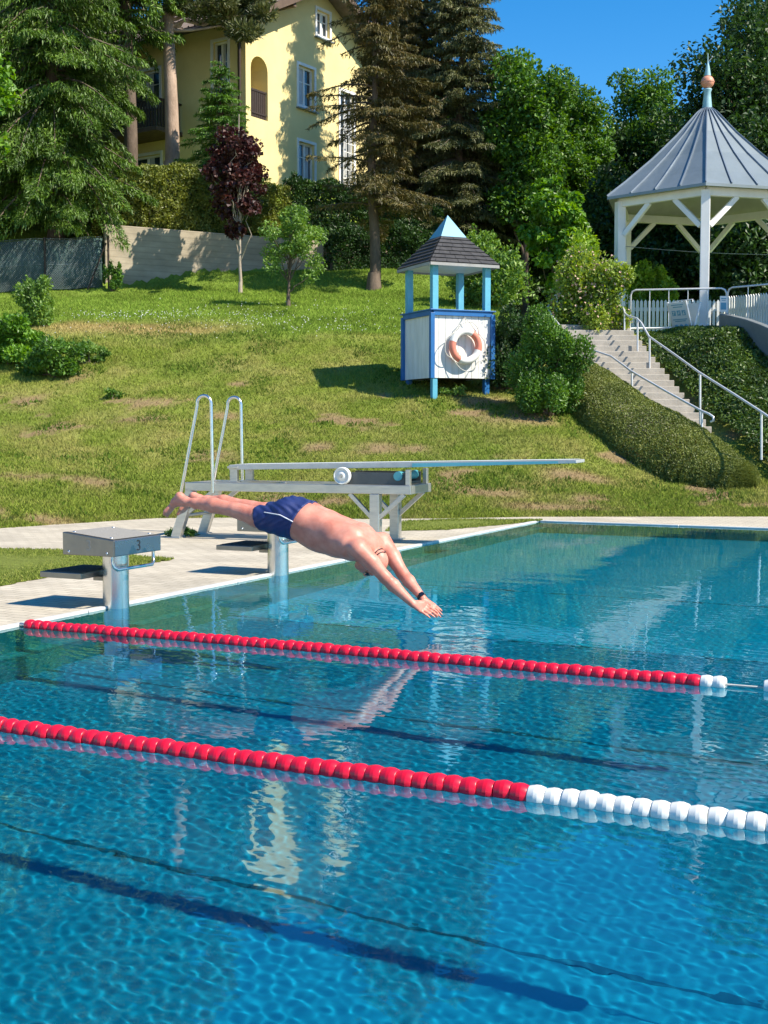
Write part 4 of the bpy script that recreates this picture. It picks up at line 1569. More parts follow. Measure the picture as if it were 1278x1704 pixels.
def leaves(P, D, N, L, W, fold=.25):
    "rhombic leaves: returns coords and quads"
    D = unit(D); S = rotz_frames(D, N); N2 = np.cross(S, D)
    L, W = L[:, None], W[:, None]
    a = P - D * L * .5
    b = P + S * W * .5 + N2 * W * fold - D * L * .05
    c = P + D * L * .5
    e = P - S * W * .5 + N2 * W * fold - D * L * .05
    co = np.stack([a, b, c, e], 1).reshape(-1, 3)
    return co

def leaf_obj(name, co, m, parent=None):
    n = len(co) // 4
    return npmesh(name, co, np.arange(4 * n).reshape(n, 4), m, parent)

def rdir(rng, n):
    v = rng.normal(size=(n, 3))
    return unit(v)

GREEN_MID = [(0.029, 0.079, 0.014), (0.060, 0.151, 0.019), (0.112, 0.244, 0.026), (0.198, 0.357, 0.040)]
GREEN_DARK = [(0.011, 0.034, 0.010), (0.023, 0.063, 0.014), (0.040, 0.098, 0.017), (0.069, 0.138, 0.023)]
GREEN_BRIGHT = [(0.044, 0.121, 0.011), (0.088, 0.220, 0.015), (0.154, 0.330, 0.022), (0.264, 0.462, 0.044)]
GREEN_LIME = [(.08, .17, .012), (.16, .30, .018), (.26, .42, .025), (.38, .52, .05)]
SPRUCE = [(.026, .056, .008), (.055, .115, .012), (.10, .19, .018), (.18, .29, .035)]
SPRUCE_BROWN = [(.04, .044, .014), (.082, .08, .022), (.14, .115, .032), (.21, .15, .048)]
SPRUCE_OLIVE = [(0.046, 0.061, 0.027), (0.087, 0.103, 0.038), (0.138, 0.150, 0.049), (0.230, 0.210, 0.076)]
PINE = [(0.031, 0.048, 0.020), (0.063, 0.084, 0.025), (0.112, 0.126, 0.035), (0.182, 0.182, 0.049)]
MAROON = [(.024, .009, .010), (.045, .014, .014), (.075, .024, .020), (.12, .05, .03)]
OLIVE_HEDGE = [(.075, .10, .018), (.14, .175, .028), (.22, .25, .04), (.31, .33, .06)]
PALE_SHOOT = [(.09, .16, .02), (.18, .28, .035), (.30, .41, .06), (.45, .52, .11)]
SAGE = [(0.055, 0.124, 0.022), (0.110, 0.221, 0.036), (0.193, 0.331, 0.055), (0.331, 0.469, 0.097)]
LM = {}
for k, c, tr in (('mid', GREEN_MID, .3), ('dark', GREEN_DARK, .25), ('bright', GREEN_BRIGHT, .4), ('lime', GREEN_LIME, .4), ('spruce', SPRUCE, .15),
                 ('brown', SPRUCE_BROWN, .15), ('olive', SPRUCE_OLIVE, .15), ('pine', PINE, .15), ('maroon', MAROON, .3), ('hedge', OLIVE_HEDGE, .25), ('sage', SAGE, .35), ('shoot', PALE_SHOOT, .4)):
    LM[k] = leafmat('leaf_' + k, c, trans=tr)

def limb(mb, a, b, r0, r1, rng, n=6, wob=.06):
    a, b = Vector(a), Vector(b)
    L = (b - a).length
    pts, rr = [], []
    for i in range(n + 1):
        t = i / n
        p = a.lerp(b, t) + Vector(rng.normal(size=3)) * wob * L * (t * (1 - t)) * 2
        pts.append(p); rr.append(r0 + (r1 - r0) * t)
    mb.tube(pts, rr, 7)
    return pts

def decid(name, base, h0, crown_c, crown_r, nclump, per, lsize, lm, tr, label, cat='tree', group=None, seed=0, bark='bark', clump_r=.3, flat=.8, trunk_top=None, shell=.5, aspect=.62, droop=0., limbs=True):
    "broadleaf tree: trunk, limbs to leaf clumps. All positions relative to the base"
    rng = np.random.default_rng(seed)
    root = thing(name, base, 0, label, cat, group)
    cc, cr = np.array(crown_c, float), np.array(crown_r, float)
    d = rdir(rng, nclump)
    rho = shell + (1 - shell) * rng.random(nclump) ** .6
    rho[: nclump // 5] *= .5
    C = cc + d * cr * rho[:, None] * .85
    rc = clump_r * cr.mean() * rng.uniform(.55, 1.25, nclump)
    idx = rng.choice(nclump, nclump * per, p=(rc ** 2) / (rc ** 2).sum())
    n = len(idx)
    dd = rdir(rng, n)
    rad = rng.random(n) ** .4 * 1.05
    P = C[idx] + dd * (rc[idx] * rad)[:, None] * np.array([1, 1, flat])
    D = unit(dd * .7 + rdir(rng, n) * .8 + np.array([0, 0, -droop]))
    N = unit(np.array([0, 0, 1.]) * .9 + rdir(rng, n) * .8 + dd * .4)
    L = lsize * rng.uniform(.6, 1.35, n)
    crown = leaf_obj('crown', leaves(P, D, N, L, L * aspect), LM[lm], root)
    t = MB()
    top = Vector(trunk_top) if trunk_top is not None else Vector(cc + np.array([0, 0, cr[2] * .5]))
    pts = limb(t, (0, 0, -.2), top, tr, tr * .25, rng, 10, .012)
    t.tube([(0, 0, -.25), (0, 0, .05), (0, 0, .35)], [tr * 1.7, tr * 1.3, tr * 1.02], 9)
    if limbs:
        for k in range(min(nclump, 26)):
            s = C[k]
            j = min(len(pts) - 2, max(2, int(len(pts) * np.clip((s[2] - cr[2] * .5) / max(top.z, .1), .25, .9))))
            limb(t, pts[j], s, tr * .4 * (1 - j / len(pts)) + tr * .08, tr * .05 + .004, rng, 5, .1)
    t.build('trunk', M[bark], root)
    return root

def conifer(name, base, height, rad, z0, lm, tr, label, seed=0, group=None, droop=.45, step=.34, dens=30, spray=.34, bark='bark', top_cut=1.0, sparse_side=None, per=6, hang=.4, power=.85, wob=.25):
    rng = np.random.default_rng(seed)
    root = thing(name, base, 0, label, 'tree', group)
    t = MB()
    npts = 12
    tp = [(0.05 * math.sin(i * 1.1), .05 * math.cos(i * .9), -.3 + (height + .3) * i / npts) for i in range(npts + 1)]
    t.tube(tp, [tr * (1 - .93 * i / npts) for i in range(npts + 1)], 9)
    t.tube([(0, 0, -.3), (0, 0, .1), (0, 0, .5)], [tr * 1.6, tr * 1.25, tr * .98], 9)
    t.build('trunk', M[bark], root)
    br = MB()
    Ps, Ds, Ns, Ls = [], [], [], []
    z = z0
    while z < height * top_cut - .15:
        f = (z - z0) / (height - z0)
        Lm = rad * (1 - f) ** power * (.75 + .25 * min(1, f * 8)) + .12
        nb = per if f < .8 else 5
        a0 = rng.random() * 6.28
        for k in range(nb):
            a = a0 + 2 * PI * k / nb + rng.normal() * .25
            L = Lm * rng.uniform(1 - wob * 1.6, 1 + wob * .6)
            dens_ = dens
            if sparse_side is not None:
                c_ = math.cos(a - sparse_side)
                if c_ > .1:
                    if rng.random() < .55: continue
                    dens_ = dens * .33
            zz = z + rng.normal() * step * .8
            dr = np.array([math.cos(a), math.sin(a), 0])
            sd = np.array([-math.sin(a), math.cos(a), 0])
            dp = droop * rng.uniform(.4, 1.6) * (1.15 - .6 * f)
            def curve(s):
                s = np.asarray(s)[..., None]
                return np.array([0, 0, zz]) + dr * L * s + np.array([0, 0, 1.]) * L * (.25 * s - (dp + .12) * s ** 1.7 + .18 * np.clip(s - .75, 0, 1))
            cs = curve(np.linspace(0, .97, 6))
            br.tube([Vector(p) for p in cs], [max(.006, tr * .22 * (1 - i / 5.5)) for i in range(6)], 4, caps=False)
            n = max(6, int(1.4 * dens_ * L * (1 + .25 * L)))
            s = rng.random(n) ** .75 * .92 + .1
            wmax = (.36 * L * (1.12 - s)) + .08
            w = rng.uniform(-1, 1, n)
            lat = w * wmax
            P = curve(s) + sd * lat[:, None] - np.array([0, 0, 1.]) * (hang * np.abs(lat) * rng.uniform(.3, 1.3, n))[:, None]
            hg = rng.random(n) < hang * .7
            D = dr * .75 + sd * (np.sign(w) * np.abs(w) ** .5)[:, None] * .8 + np.array([0, 0, -.35]) + rng.normal(size=(n, 3)) * .45
            D[hg] = np.array([0, 0, -1.]) + dr * .35 + rng.normal(size=(hg.sum(), 3)) * .25
            P[hg] -= np.array([0, 0, spray * .35])
            Ps.append(P); Ds.append(D)
            Ns.append(np.array([0, 0, 1.]) + rng.normal(size=(n, 3)) * .7)
            Ls.append(spray * .92 * rng.uniform(.5, 1.35, n))
        z += step * rng.uniform(.75, 1.25) * (1 - .35 * f)
    P, D, N, L = np.concatenate(Ps), np.concatenate(Ds), np.concatenate(Ns), np.concatenate(Ls)
    leaf_obj('crown', leaves(P, D, N, L, L * .19, .1), LM[lm], root)
    br.build('branches', M[bark], root)
    return root

def bush(name, base, r, n, lsize, lm, label, seed=0, cat='bush', group=None, lumps=9, stem=True, aspect=.6, up=.3, core=.0, mixed=None):
    "shrub: overlapping leafy lumps on a few stems; r = half sizes, base on the ground"
    rng = np.random.default_rng(seed)
    root = thing(name, base, 0, label, cat, group)
    r = np.array(r, float)
    lumps = int(lumps * 1.7)
    C = np.array([0, 0, r[2] * .95]) + rdir(rng, lumps) * r * rng.uniform(.35, .95, lumps)[:, None]
    C[:, 2] = np.where(np.arange(lumps) % 3 == 0, r[2] * .38, np.maximum(C[:, 2], r[2] * .4))
    rc = rng.uniform(.24, .56, lumps)
    idx = rng.integers(0, lumps, n)
    d = rdir(rng, n)
    P = C[idx] + d * r * (rc[idx] * (rng.random(n) ** .3) * rng.uniform(.85, 1.12, n))[:, None]
    P[:, 2] = np.maximum(P[:, 2], .02 + .05 * rng.random(n))
    D = unit(d * .8 + rdir(rng, n) * .8 + np.array([0, 0, up]))
    N = unit(d * .5 + np.array([0, 0, .7]) + rdir(rng, n) * .7)
    L = lsize * rng.uniform(.5, 1.5, n)
    # stray shoots break the outline
    ns = int(10 + 26 * r[0])
    si = rng.choice(np.nonzero(P[:, 2] > r[2] * .7)[0], ns)
    sdir = unit(d[si] * .6 + np.array([0, 0, .9]) + rng.normal(size=(ns, 3)) * .25)
    sl = rng.uniform(.12, .34, ns) * (r[0] + r[2]) * .5
    m = 14
    tt = np.tile(np.linspace(.05, 1, m), ns)
    ii = np.repeat(np.arange(ns), m)
    Psh = P[si][ii] + sdir[ii] * (sl[ii] * tt)[:, None] + rng.normal(size=(ns * m, 3)) * lsize * .3
    P = np.concatenate([P, Psh]); d = np.concatenate([d, sdir[ii]])
    D = np.concatenate([D, unit(sdir[ii] * .5 + rdir(rng, ns * m))]); N = np.concatenate([N, unit(rdir(rng, ns * m) + np.array([0, 0, .6]))])
    L = np.concatenate([L, lsize * rng.uniform(.6, 1.2, ns * m)])
    leaf_obj('foliage', leaves(P, D, N, L, L * aspect), LM[lm], root)
    if stem:
        t = MB()
        for k in range(min(7, lumps)):
            limb(t, (rng.normal() * r[0] * .12, rng.normal() * r[1] * .12, -.05), C[k], .02 + .012 * r[2], .005, rng, 5, .08)
        t.build('stem', M['bark'], root)
    if mixed:
        k = mixed[1]
        i = rng.integers(0, n, k)
        P2 = P[i] + d[i] * .04
        leaf_obj('blossom', leaves(P2, rdir(rng, k), N[i], np.full(k, mixed[2]) * rng.uniform(.7, 1.3, k), np.full(k, mixed[2])), mixed[0], root)
    return root

def hedge_run(name, path, half, hgt, n, lsize, lm, label, seed=0, cat='hedge', rough=.1):
    "clipped hedge along a ground path of (u, v); leaves over a leafy body"
    rng = np.random.default_rng(seed)
    pts = [UVG(u, v) for u, v in path]
    root = thing(name, pts[0], 0, label, cat)
    o = np.array(pts[0])
    A = np.array([list(p) for p in pts]) - o
    seg = np.linalg.norm(np.diff(A[:, :2], axis=0), axis=1)
    cum = np.concatenate([[0], np.cumsum(seg)])
    hs_ = np.array(hgt if hasattr(hgt, '__len__') else [hgt] * len(pts), float)
    s = rng.random(n) * cum[-1]
    P0 = np.stack([np.interp(s, cum, A[:, k]) for k in range(3)], -1)
    Hh = np.interp(s, cum, hs_)
    i = np.clip(np.searchsorted(cum, s) - 1, 0, len(seg) - 1)
    T = np.diff(A, axis=0)[i]; T[:, 2] = 0; T = unit(T)
    Sd = np.stack([-T[:, 1], T[:, 0], 0 * s], -1)
    per = 2 * half + 2 * Hh
    q = rng.random(n) * per
    side = np.where(q < Hh, -1, np.where(q < Hh + 2 * half, 0, 1))
    lat = np.where(side == 0, q - Hh - half, side * half)
    zz = np.where(side == -1, q, np.where(side == 1, q - Hh - 2 * half, Hh))
    bumpn = (fbm(s * 1.3, zz * 1.6 + lat * 1.3, seed, 3) - .5) * rough * 4
    out = Sd * (side * 1.0)[:, None] + np.array([0, 0, 1.]) * (side == 0)[:, None]
    inn = rng.random(n) ** 2 * .22
    P = P0 + Sd * lat[:, None] + np.array([0, 0, 1.]) * zz[:, None] + out * (bumpn - inn + .03)[:, None]
    D = unit(out * .7 + rdir(rng, n) * .8 + np.array([0, 0, .3]))
    N = unit(out + rdir(rng, n) * .9 + np.array([0, 0, .4]))
    L = lsize * rng.uniform(.6, 1.4, n)
    leaf_obj('foliage', leaves(P, D, N, L, L * .6), LM[lm], root)
    b = MB()
    for k in range(len(pts) - 1):       # woody inside of the hedge
        p, q_ = Vector(A[k]), Vector(A[k + 1])
        m = int((q_ - p).length / .35) + 1
        for j in range(m):
            w = p.lerp(q_, (j + rng.random()) / m)
            for r_ in range(3):
                b.tube([w, w + Vector((rng.normal() * .25, rng.normal() * .25, hs_[k] * .5)), w + Vector((rng.normal() * .35, rng.normal() * .35, hs_[k] * .92))], [.03, .02, .008], 4, caps=False)
    b.build('stems', M['bark'], root)
    return root

# --- hedges above the retaining wall
hw = lambda px, dv: (lambda v: (PU(px, v), v))(float(np.interp(px, [140, 190, 450, 660], [39.7, 40.2, 43.1, 45.2])) + dv)
hedge_run('hedge', [hw(150, 1.3), hw(250, 1.3), hw(350, 1.3), hw(470, 1.4)], .7, [1.7, 2.25, 2.0, 1.5], 42000, .10, 'hedge', 'sunlit yellow green clipped hedge above the concrete wall', 31, rough=.16)
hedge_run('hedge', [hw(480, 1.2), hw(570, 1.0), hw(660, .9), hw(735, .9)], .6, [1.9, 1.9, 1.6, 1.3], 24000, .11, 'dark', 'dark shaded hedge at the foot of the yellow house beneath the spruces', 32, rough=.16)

hedge_run('hedge', [hw(545, -.7), hw(620, -.6), hw(690, -.5), hw(745, -.3)], .4, [1.35, 1.5, 1.4, 1.1], 17000, .10, 'dark', 'added low dark hedge row standing in for shade on the wall behind the spruce trunk', 33, rough=.2)  # added dark row takes the place of shade on the wall end
# --- spruces on the left
def tall(px, v, dz=0):
    u = PU(px, v)
    return UV(u, v, G(u, v) + dz)
conifer('spruce', tall(100, 41.3), 17, 3.75, 1.1, 'spruce', .26, 'big dark green spruce with hanging branches over the mesh fence', 41, None, droop=.6, step=.4, dens=150, spray=.2, per=9, hang=.6)
conifer('spruce', tall(-10, 43.0), 18, 3.6, .8, 'spruce', .26, 'dark spruce at the left edge of the picture behind the light green branch', 42, None, droop=.5, step=.4, dens=90, spray=.22, per=8, hang=.5)
conifer('spruce', tall(222, 44.9), 20, 2.2, 4.9, 'spruce', .25, 'slender dark spruce between the big spruce and the bare pine trunk', 43, None, droop=.45, step=.42, dens=70, spray=.25, per=8, hang=.5)
conifer('spruce', tall(30, 50), 21, 4, 2, 'spruce', .25, 'tall dark spruce farthest back on the left', 44, None, droop=.45, step=.5, dens=24, spray=.5, per=7, hang=.4)
conifer('spruce', tall(372, 44.3), 5.4, 1.75, .4, 'mid', .1, 'small bright green spruce between the pine trunk and the house corner', 45, None, droop=.28, step=.22, dens=80, spray=.18, per=8, hang=.15)
# light green maple branch reaching in at the left edge
decid('maple_tree', tall(-52, 37.2), 2, (0, 0, 6.0), (1.7, 1.7, 2.1), 34, 190, .17, 'bright', .14, 'light green maple reaching into the picture at the upper left edge', seed=46, aspect=.85, clump_r=.36)
# pine with a bare trunk
def pine():
    base = tall(290, 45.6)
    rng = np.random.default_rng(47)
    root = thing('pine_tree', base, 0, 'tall pine with a bare pale brown trunk in front of the balcony', 'tree')
    t = MB()
    pts = [Vector((.06 * math.sin(z * .7), .05 * math.cos(z * .8), z)) for z in np.linspace(-.3, 11.0, 14)]
    t.tube(pts, [.27 - .012 * i for i in range(14)], 12)
    t.tube([(0, 0, -.3), (0, 0, .2), (0, 0, .7)], [.42, .33, .26], 12)
    C = []
    r2, a2 = Vector((RX, RY, 0)), Vector((AX, AY, 0))
    for (du, dv, z, r) in ((2.6, -.2, 6.1, .62), (2.0, .1, 6.6, .65), (3.2, 0, 6.75, .5), (1.2, -.2, 6.7, .6), (.4, -.3, 6.9, .5), (2.4, .5, 7.1, .7), (1.4, .6, 7.3, .75), (3.0, .3, 7.4, .6), (-1, .3, 7.6, .7), (-1.8, -.2, 7.2, .6),
                           (.6, -.8, 7.9, .8), (0, .6, 8.6, .9), (1.5, 0, 8.5, .8), (-1.2, .4, 8.8, .8), (.3, -.4, 9.6, .9), (1, .6, 10, .8), (-.6, .2, 10.6, .8), (.4, 0, 11.2, .7), (1.9, -.6, 6.95, .5)):
        p = r2 * du + a2 * dv + Vector((0, 0, z - 1.0))
        C.append((p, r))
        st = Vector((0, 0, max(5.2, z - 1.0 - .15 * abs(du))))
        limb(t, st, p, .07, .015, rng, 6, .08)
    t.build('trunk', M['bark_light'], root)
    P, D, N = [], [], []
    for p, r in C:
        k = int(2600 * r * r)
        d = rdir(rng, k)
        P.append(np.array(p) + d * (r * rng.random(k) ** .45)[:, None] * np.array([1.15, 1.15, .62]))
        D.append(unit(d + rdir(rng, k) * .6 + np.array([0, 0, .4]))); N.append(rdir(rng, k))
    P, D, N = map(np.concatenate, (P, D, N))
    L = .24 * rng.uniform(.6, 1.3, len(P))
    leaf_obj('crown', leaves(P, D, N, L, L * .2, .05), LM['pine'], root)
pine()

# --- the two tall spruces right of the house and their neighbour
rt = math.atan2(RY, RX)
conifer('spruce', tall(622, 40.3), 11.6, 2.1, 2.5, 'brown', .19, 'tall brownish spruce with a bare lower trunk and thin branches before the yellow house', 51, None, droop=.32, step=.36, dens=190, spray=.185, per=8, hang=.3, sparse_side=rt + PI, bark='bark', power=.42, wob=.35)
conifer('spruce', tall(680, 48.8), 13.6, 2.15, 1.0, 'brown', .2, 'dense brown tinged spruce right behind the bare lower trunk', 52, None, droop=.4, step=.26, dens=120, spray=.17, per=9, hang=.4, power=.55, wob=.3)
conifer('spruce', tall(764, 47.5), 12.4, 2.4, .7, 'olive', .2, 'dense olive green spruce rising behind the hut roof', 53, None, droop=.4, step=.26, dens=115, spray=.18, per=9, hang=.4, power=.6, wob=.3)

# --- small trees on the lawn
decid('copper_maple', tall(402, 39.2), 2, (-.05, 0, 3.55), (1.1, 1.1, 2.2), 60, 95, .13, 'maroon', .055, 'dark red leaved young maple on a thin pale trunk before the concrete wall', seed=61, bark='bark_pale', clump_r=.2, aspect=.95, trunk_top=(0, 0, 5.3), shell=.25)
decid('young_tree', tall(481, 35.9), 1, (.2, 0, 1.7), (1.0, 1.0, 1.25), 40, 130, .095, 'sage', .05, 'small loose light green tree standing on the lawn beside the red maple', seed=62, clump_r=.24, aspect=.5, trunk_top=(.1, 0, 2.6), shell=.3)
decid('round_tree', tall(915, 39.5), 2, (.1, 0, 3.1), (1.12, 1.12, 1.95), 60, 150, .17, 'bright', .08, 'bright green round young tree with large leaves left of the gazebo', seed=63, clump_r=.24, aspect=.7, droop=.3, shell=.45)

# --- wood behind on the right
bgs = [(872, 47, 55, 2.0, 3.6, 'mid', 'mid green broadleaf tree beside the olive spruce against the sky'),
       (945, 49, 95, 1.55, 3.4, 'mid', 'broadleaf tree with two feathery tops behind the bright round tree'),
       (1000, 51, 185, 2.4, 3.6, 'dark', 'dark lower tree filling the gap left of the gazebo'),
       (1062, 52, 70, 2.2, 4.2, 'mid', 'tall pointed green tree in the gap left of the gazebo roof'),
       (1128, 50, 150, 2.2, 3.8, 'dark', 'dark tree directly behind the gazebo roof'),
       (1225, 40, -60, 2.5, 5.2, 'dark', 'very tall dark tree behind the right side of the gazebo'),
       (1290, 43, -90, 2.6, 4.6, 'dark', 'tall dark tree at the right edge behind the gazebo'),
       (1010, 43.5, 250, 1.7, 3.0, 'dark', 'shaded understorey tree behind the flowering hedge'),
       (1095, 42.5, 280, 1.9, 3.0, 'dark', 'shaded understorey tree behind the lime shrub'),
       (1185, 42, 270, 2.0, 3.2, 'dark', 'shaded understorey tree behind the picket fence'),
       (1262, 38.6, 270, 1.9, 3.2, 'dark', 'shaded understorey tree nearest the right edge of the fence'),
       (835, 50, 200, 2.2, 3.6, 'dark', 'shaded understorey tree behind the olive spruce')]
for i, (px, v, ytop, rr, rh, lm, lb) in enumerate(bgs):
    zc = PZ(px, ytop, v) - G(PU(px, v), v) - rh + .4
    decid('broadleaf_tree', tall(px, v), 2, (0, 0, zc - .6), (rr, rr, rh), 90, 260, .175, lm, .16, lb, group='wood behind the terrace', seed=70 + i, clump_r=.27, shell=.35, aspect=.6)
# trees beside the picture on the right that throw the wood and the slope into shade
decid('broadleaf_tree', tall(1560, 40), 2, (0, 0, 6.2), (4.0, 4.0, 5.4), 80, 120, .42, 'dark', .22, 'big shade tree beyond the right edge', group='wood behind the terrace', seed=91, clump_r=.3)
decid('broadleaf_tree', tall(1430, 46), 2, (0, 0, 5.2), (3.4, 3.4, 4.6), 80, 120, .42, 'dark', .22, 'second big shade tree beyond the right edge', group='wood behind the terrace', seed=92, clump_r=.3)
decid('broadleaf_tree', tall(1720, 27.5), 2, (0, 0, 5.9), (1.9, 1.9, 2.3), 70, 110, .26, 'dark', .14, 'smaller unseen tree added beyond the right edge to shade the shrub slope', group='wood behind the terrace', seed=93, clump_r=.3)  # unseen tree added so that the shrub slope lies in shade
# distant wood closing the view between the trunks
def far_wood():
    rng = np.random.default_rng(95)
    n = 90000
    px = rng.uniform(-500, 1800, n)
    v = rng.uniform(58, 66, n)
    u = PU(px, v)
    top = 5.5 + 3.5 * fbm(u * .18, v * .1, 96) + 2 * fbm(u * .7, v * .5, 97)
    z = H(u, v) + top * rng.random(n) ** .8
    P = np.stack([u * RX + v * AX, u * RY + v * AY, z], -1)
    L = .62 * rng.uniform(.6, 1.3, n)
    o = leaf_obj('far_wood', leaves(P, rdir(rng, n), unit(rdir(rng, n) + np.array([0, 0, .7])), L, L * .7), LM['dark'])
    tag(o, 'dark far wood closing the view behind house and gazebo', kind='stuff')
far_wood()

# --- shrubs
def bs(px, py, v):
    u = PU(px, v)
    return UVG(u, v)
M['blossom'] = mat('blossom', (.60, .42, .34), (.42, .27, .20), scale=9, rough=.8)
bush('shrub', bs(908, 700, 25.6), (.74, .72, 1.08), 34000, .058, 'mid', 'tall dense green shrub nearest the stairs in front of the darker one', 101, lumps=16)
bush('shrub', bs(846, 660, 27.2), (.62, .55, .95), 13000, .062, 'dark', 'darker dense shrub growing against the right side of the hut', 102, lumps=14)
bush('shrub', bs(800, 440, 36.5), (1.35, .9, 1.15), 9000, .12, 'sage', 'loose pale green shrub seen behind the hut roof', 103, lumps=14)
bush('shrub', bs(770, 520, 30.6), (.75, .5, .42), 5000, .085, 'mid', 'low bush behind the hut posts', 107, lumps=9)
bush('flowering_hedge', UVG(PU(968, 30.2), 30.2), (1.02, .62, 1.12), 17000, .08, 'shoot', 'tall hedge with faded pinkish blossoms at the top of the stairs', 104, 'hedge', lumps=18, mixed=(M['blossom'], 1000, .07))
bush('shrub', UVG(PU(972, 31.6), 31.6), (.7, .5, 1.22), 6000, .1, 'lime', 'lime green shrub behind the flowering hedge', 105, lumps=10)
bush('shrub', UVG(PU(1076, 33.6), 33.6), (.56, .45, 1.02), 6500, .11, 'lime', 'round lime green shrub behind the picket fence', 106, lumps=9, aspect=.8)
bush('shrub', bs(64, 535, 32.4), (.52, .5, .66), 6500, .075, 'sage', 'upright grey green shrub standing alone on the left lawn', 108, lumps=10)
bush('shrub', bs(25, 610, 29.0), (.85, .65, .48), 8000, .085, 'bright', 'spreading leafy shrub at the left edge of the bank', 109, lumps=12)
bush('shrub', bs(92, 640, 28.0), (.75, .5, .42), 7000, .075, 'mid', 'low bright shrub lower down the bank on the left', 110, lumps=12)
bush('shrub', bs(150, 605, 28.9), (.5, .4, .28), 3200, .06, 'sage', 'thin straggling shrub right of the low bright one on the bank', 111, lumps=8)
bush('shrub', bs(192, 652, 26.6), (.2, .18, .1), 500, .05, 'mid', 'tiny tuft of leaves alone on the bank', 112, lumps=5)
bush('shrub', UVG(PU(192, 39.6), 39.6), (.25, .2, .5), 1300, .08, 'mid', 'thin climbing plant at the end of the concrete wall', 113, lumps=7)
bush('shrub', UVG(PU(755, 26.6), 26.6), (.3, .25, .14), 900, .05, 'sage', 'small weed tuft under the hut', 114, lumps=5)
for k, (px, py) in enumerate(((290, 893), (318, 893))):
    q = PG(px, py, DZ)
    bush('weed_tuft', q, (.09, .07, .05), 60, .08, 'mid', ['small weed in the paving left of the springboard leg', 'small weed in the paving between the springboard legs'][k], 115 + k, 'weed', lumps=3, stem=False, aspect=.2)

def mound():
    "low clipped shrub bed running down beside the stairs"
    rng = np.random.default_rng(121)
    path = [(936, 612, 28.2, .05), (948, 622, 27.8, .45), (983, 668, 26.7, .72), (1036, 705, 25.3, .85), (1100, 740, 24.1, .88), (1172, 770, 23.0, .78), (1236, 788, 22.3, .42), (1256, 796, 22.05, .04)]
    pts = np.array([list(UVG(PU(px, v), v)) + [w] for px, py, v, w in path])
    root = thing('clipped_shrub_bed', Vector(pts[0, :3]), 0, 'long low clipped shrub mound sloping down beside the stairs', 'shrub bed')
    o = pts[0, :3]
    n = 160000
    t = rng.random(n) * (len(pts) - 1)
    t = np.clip(t, .0, len(pts) - 1.001)
    c = np.stack([np.interp(t, np.arange(len(pts)), pts[:, k]) for k in range(4)], -1)
    dirv = unit(np.stack([np.gradient(np.interp(np.arange(0, len(pts), .1), np.arange(len(pts)), pts[:, k])) for k in range(2)] , -1))
    dv = dirv[np.minimum((t * 10).astype(int), len(dirv) - 1)]
    sd = np.stack([-dv[:, 1], dv[:, 0]], -1)
    a = rng.uniform(-.1 * PI, 1.1 * PI, n)
    hh = .66 * np.sqrt(np.clip(c[:, 3], .02, 1))
    inn = 1 - .14 * rng.random(n) ** 2 + (fbm(t * 6, a * 3, 122, 3) - .5) * .11
    P = np.empty((n, 3))
    P[:, :2] = c[:, :2] + sd * (np.cos(a) * c[:, 3] * inn)[:, None]
    uu, vv = P[:, 0] * RX + P[:, 1] * RY, P[:, 0] * AX + P[:, 1] * AY
    P[:, 2] = np.maximum(H(uu, vv), 0) + np.maximum(.02, np.sin(a) ** 1 * hh * inn)
    out = np.stack([sd[:, 0] * np.cos(a), sd[:, 1] * np.cos(a), np.sin(a)], -1)
    D = unit(out * .6 + rdir(rng, n) * .9 + np.array([0, 0, .2]))
    N = unit(out + rdir(rng, n) * .8)
    L = .036 * rng.uniform(.6, 1.4, n)
    leaf_obj('foliage', leaves(P - o, D, N, L, L * .6), LM['mound'], root)
    b = MB()
    for k in range(160):
        i = rng.integers(0, n)
        if t[i] > len(pts) - 2.6: continue
        p = Vector(c[i, :3] - o)
        b.tube([p - Vector((0, 0, .1)), p + (Vector(P[i] - o) - p) * .7], [.014, .005], 4, caps=False)
    b.build('stems', M['bark'], root)
LM['mound'] = leafmat('leaf_mound', [(.075, .10, .02), (.135, .17, .032), (.20, .235, .046), (.29, .32, .07)], trans=.2)
mound()

def slope_cover():
    "evergreen ground cover on the slope right of the stairs"
    rng = np.random.default_rng(131)
    n = 95000
    u = rng.uniform(4.5, 10.5, n)
    v = rng.uniform(20.5, 30.0, n)
    A, B = stair_pt(0, .98), stair_pt(1, .98)
    ua, va = uv_of(A.x, A.y); ub, vb = uv_of(B.x, B.y)
    lim = np.interp(v, [18, va - 3.0, va, vb, vb + .3, 31], [7.7, ua + .75, ua + .1, ub + .1, ub + .35, ub + .4])
    toe_v = 21.0 + .12 * (u - 6)
    keep = (u > lim + .12 * rng.random(n)) & (v > toe_v + .5 * rng.random(n)) & (np.abs(u / v) < .345)
    u, v = u[keep], v[keep]
    n = len(u)
    hgt = .16 + .42 * (1 - .8 * sstep(27, 28.6, v)) * fbm(u * .8, v * .8, 132, 3) * sstep(0, 1.2, u - np.interp(v, [18, 31], [6.6, 5.3])) + -.12 * sstep(27, 28.5, v) * fbm(u * .6, v * 1.2, 133, 3)
    z = H(u, v) + hgt * (1 - .35 * rng.random(n) ** 2)
    P = np.stack([u * RX + v * AX, u * RY + v * AY, z], -1)
    L = .085 * rng.uniform(.6, 1.4, n)
    o = leaf_obj('ground_cover', leaves(P, unit(rdir(rng, n) + np.array([0, 0, .25])), unit(rdir(rng, n) * .8 + np.array([0, 0, .8])), L, L * .6), LM['cover'])
    tag(o, 'dark evergreen ground cover on the slope right of the stairs', kind='stuff')
LM['cover'] = leafmat('leaf_cover', [(.024, .05, .012), (.045, .09, .016), (.08, .145, .024), (.15, .24, .04)], trans=.25)
slope_cover()
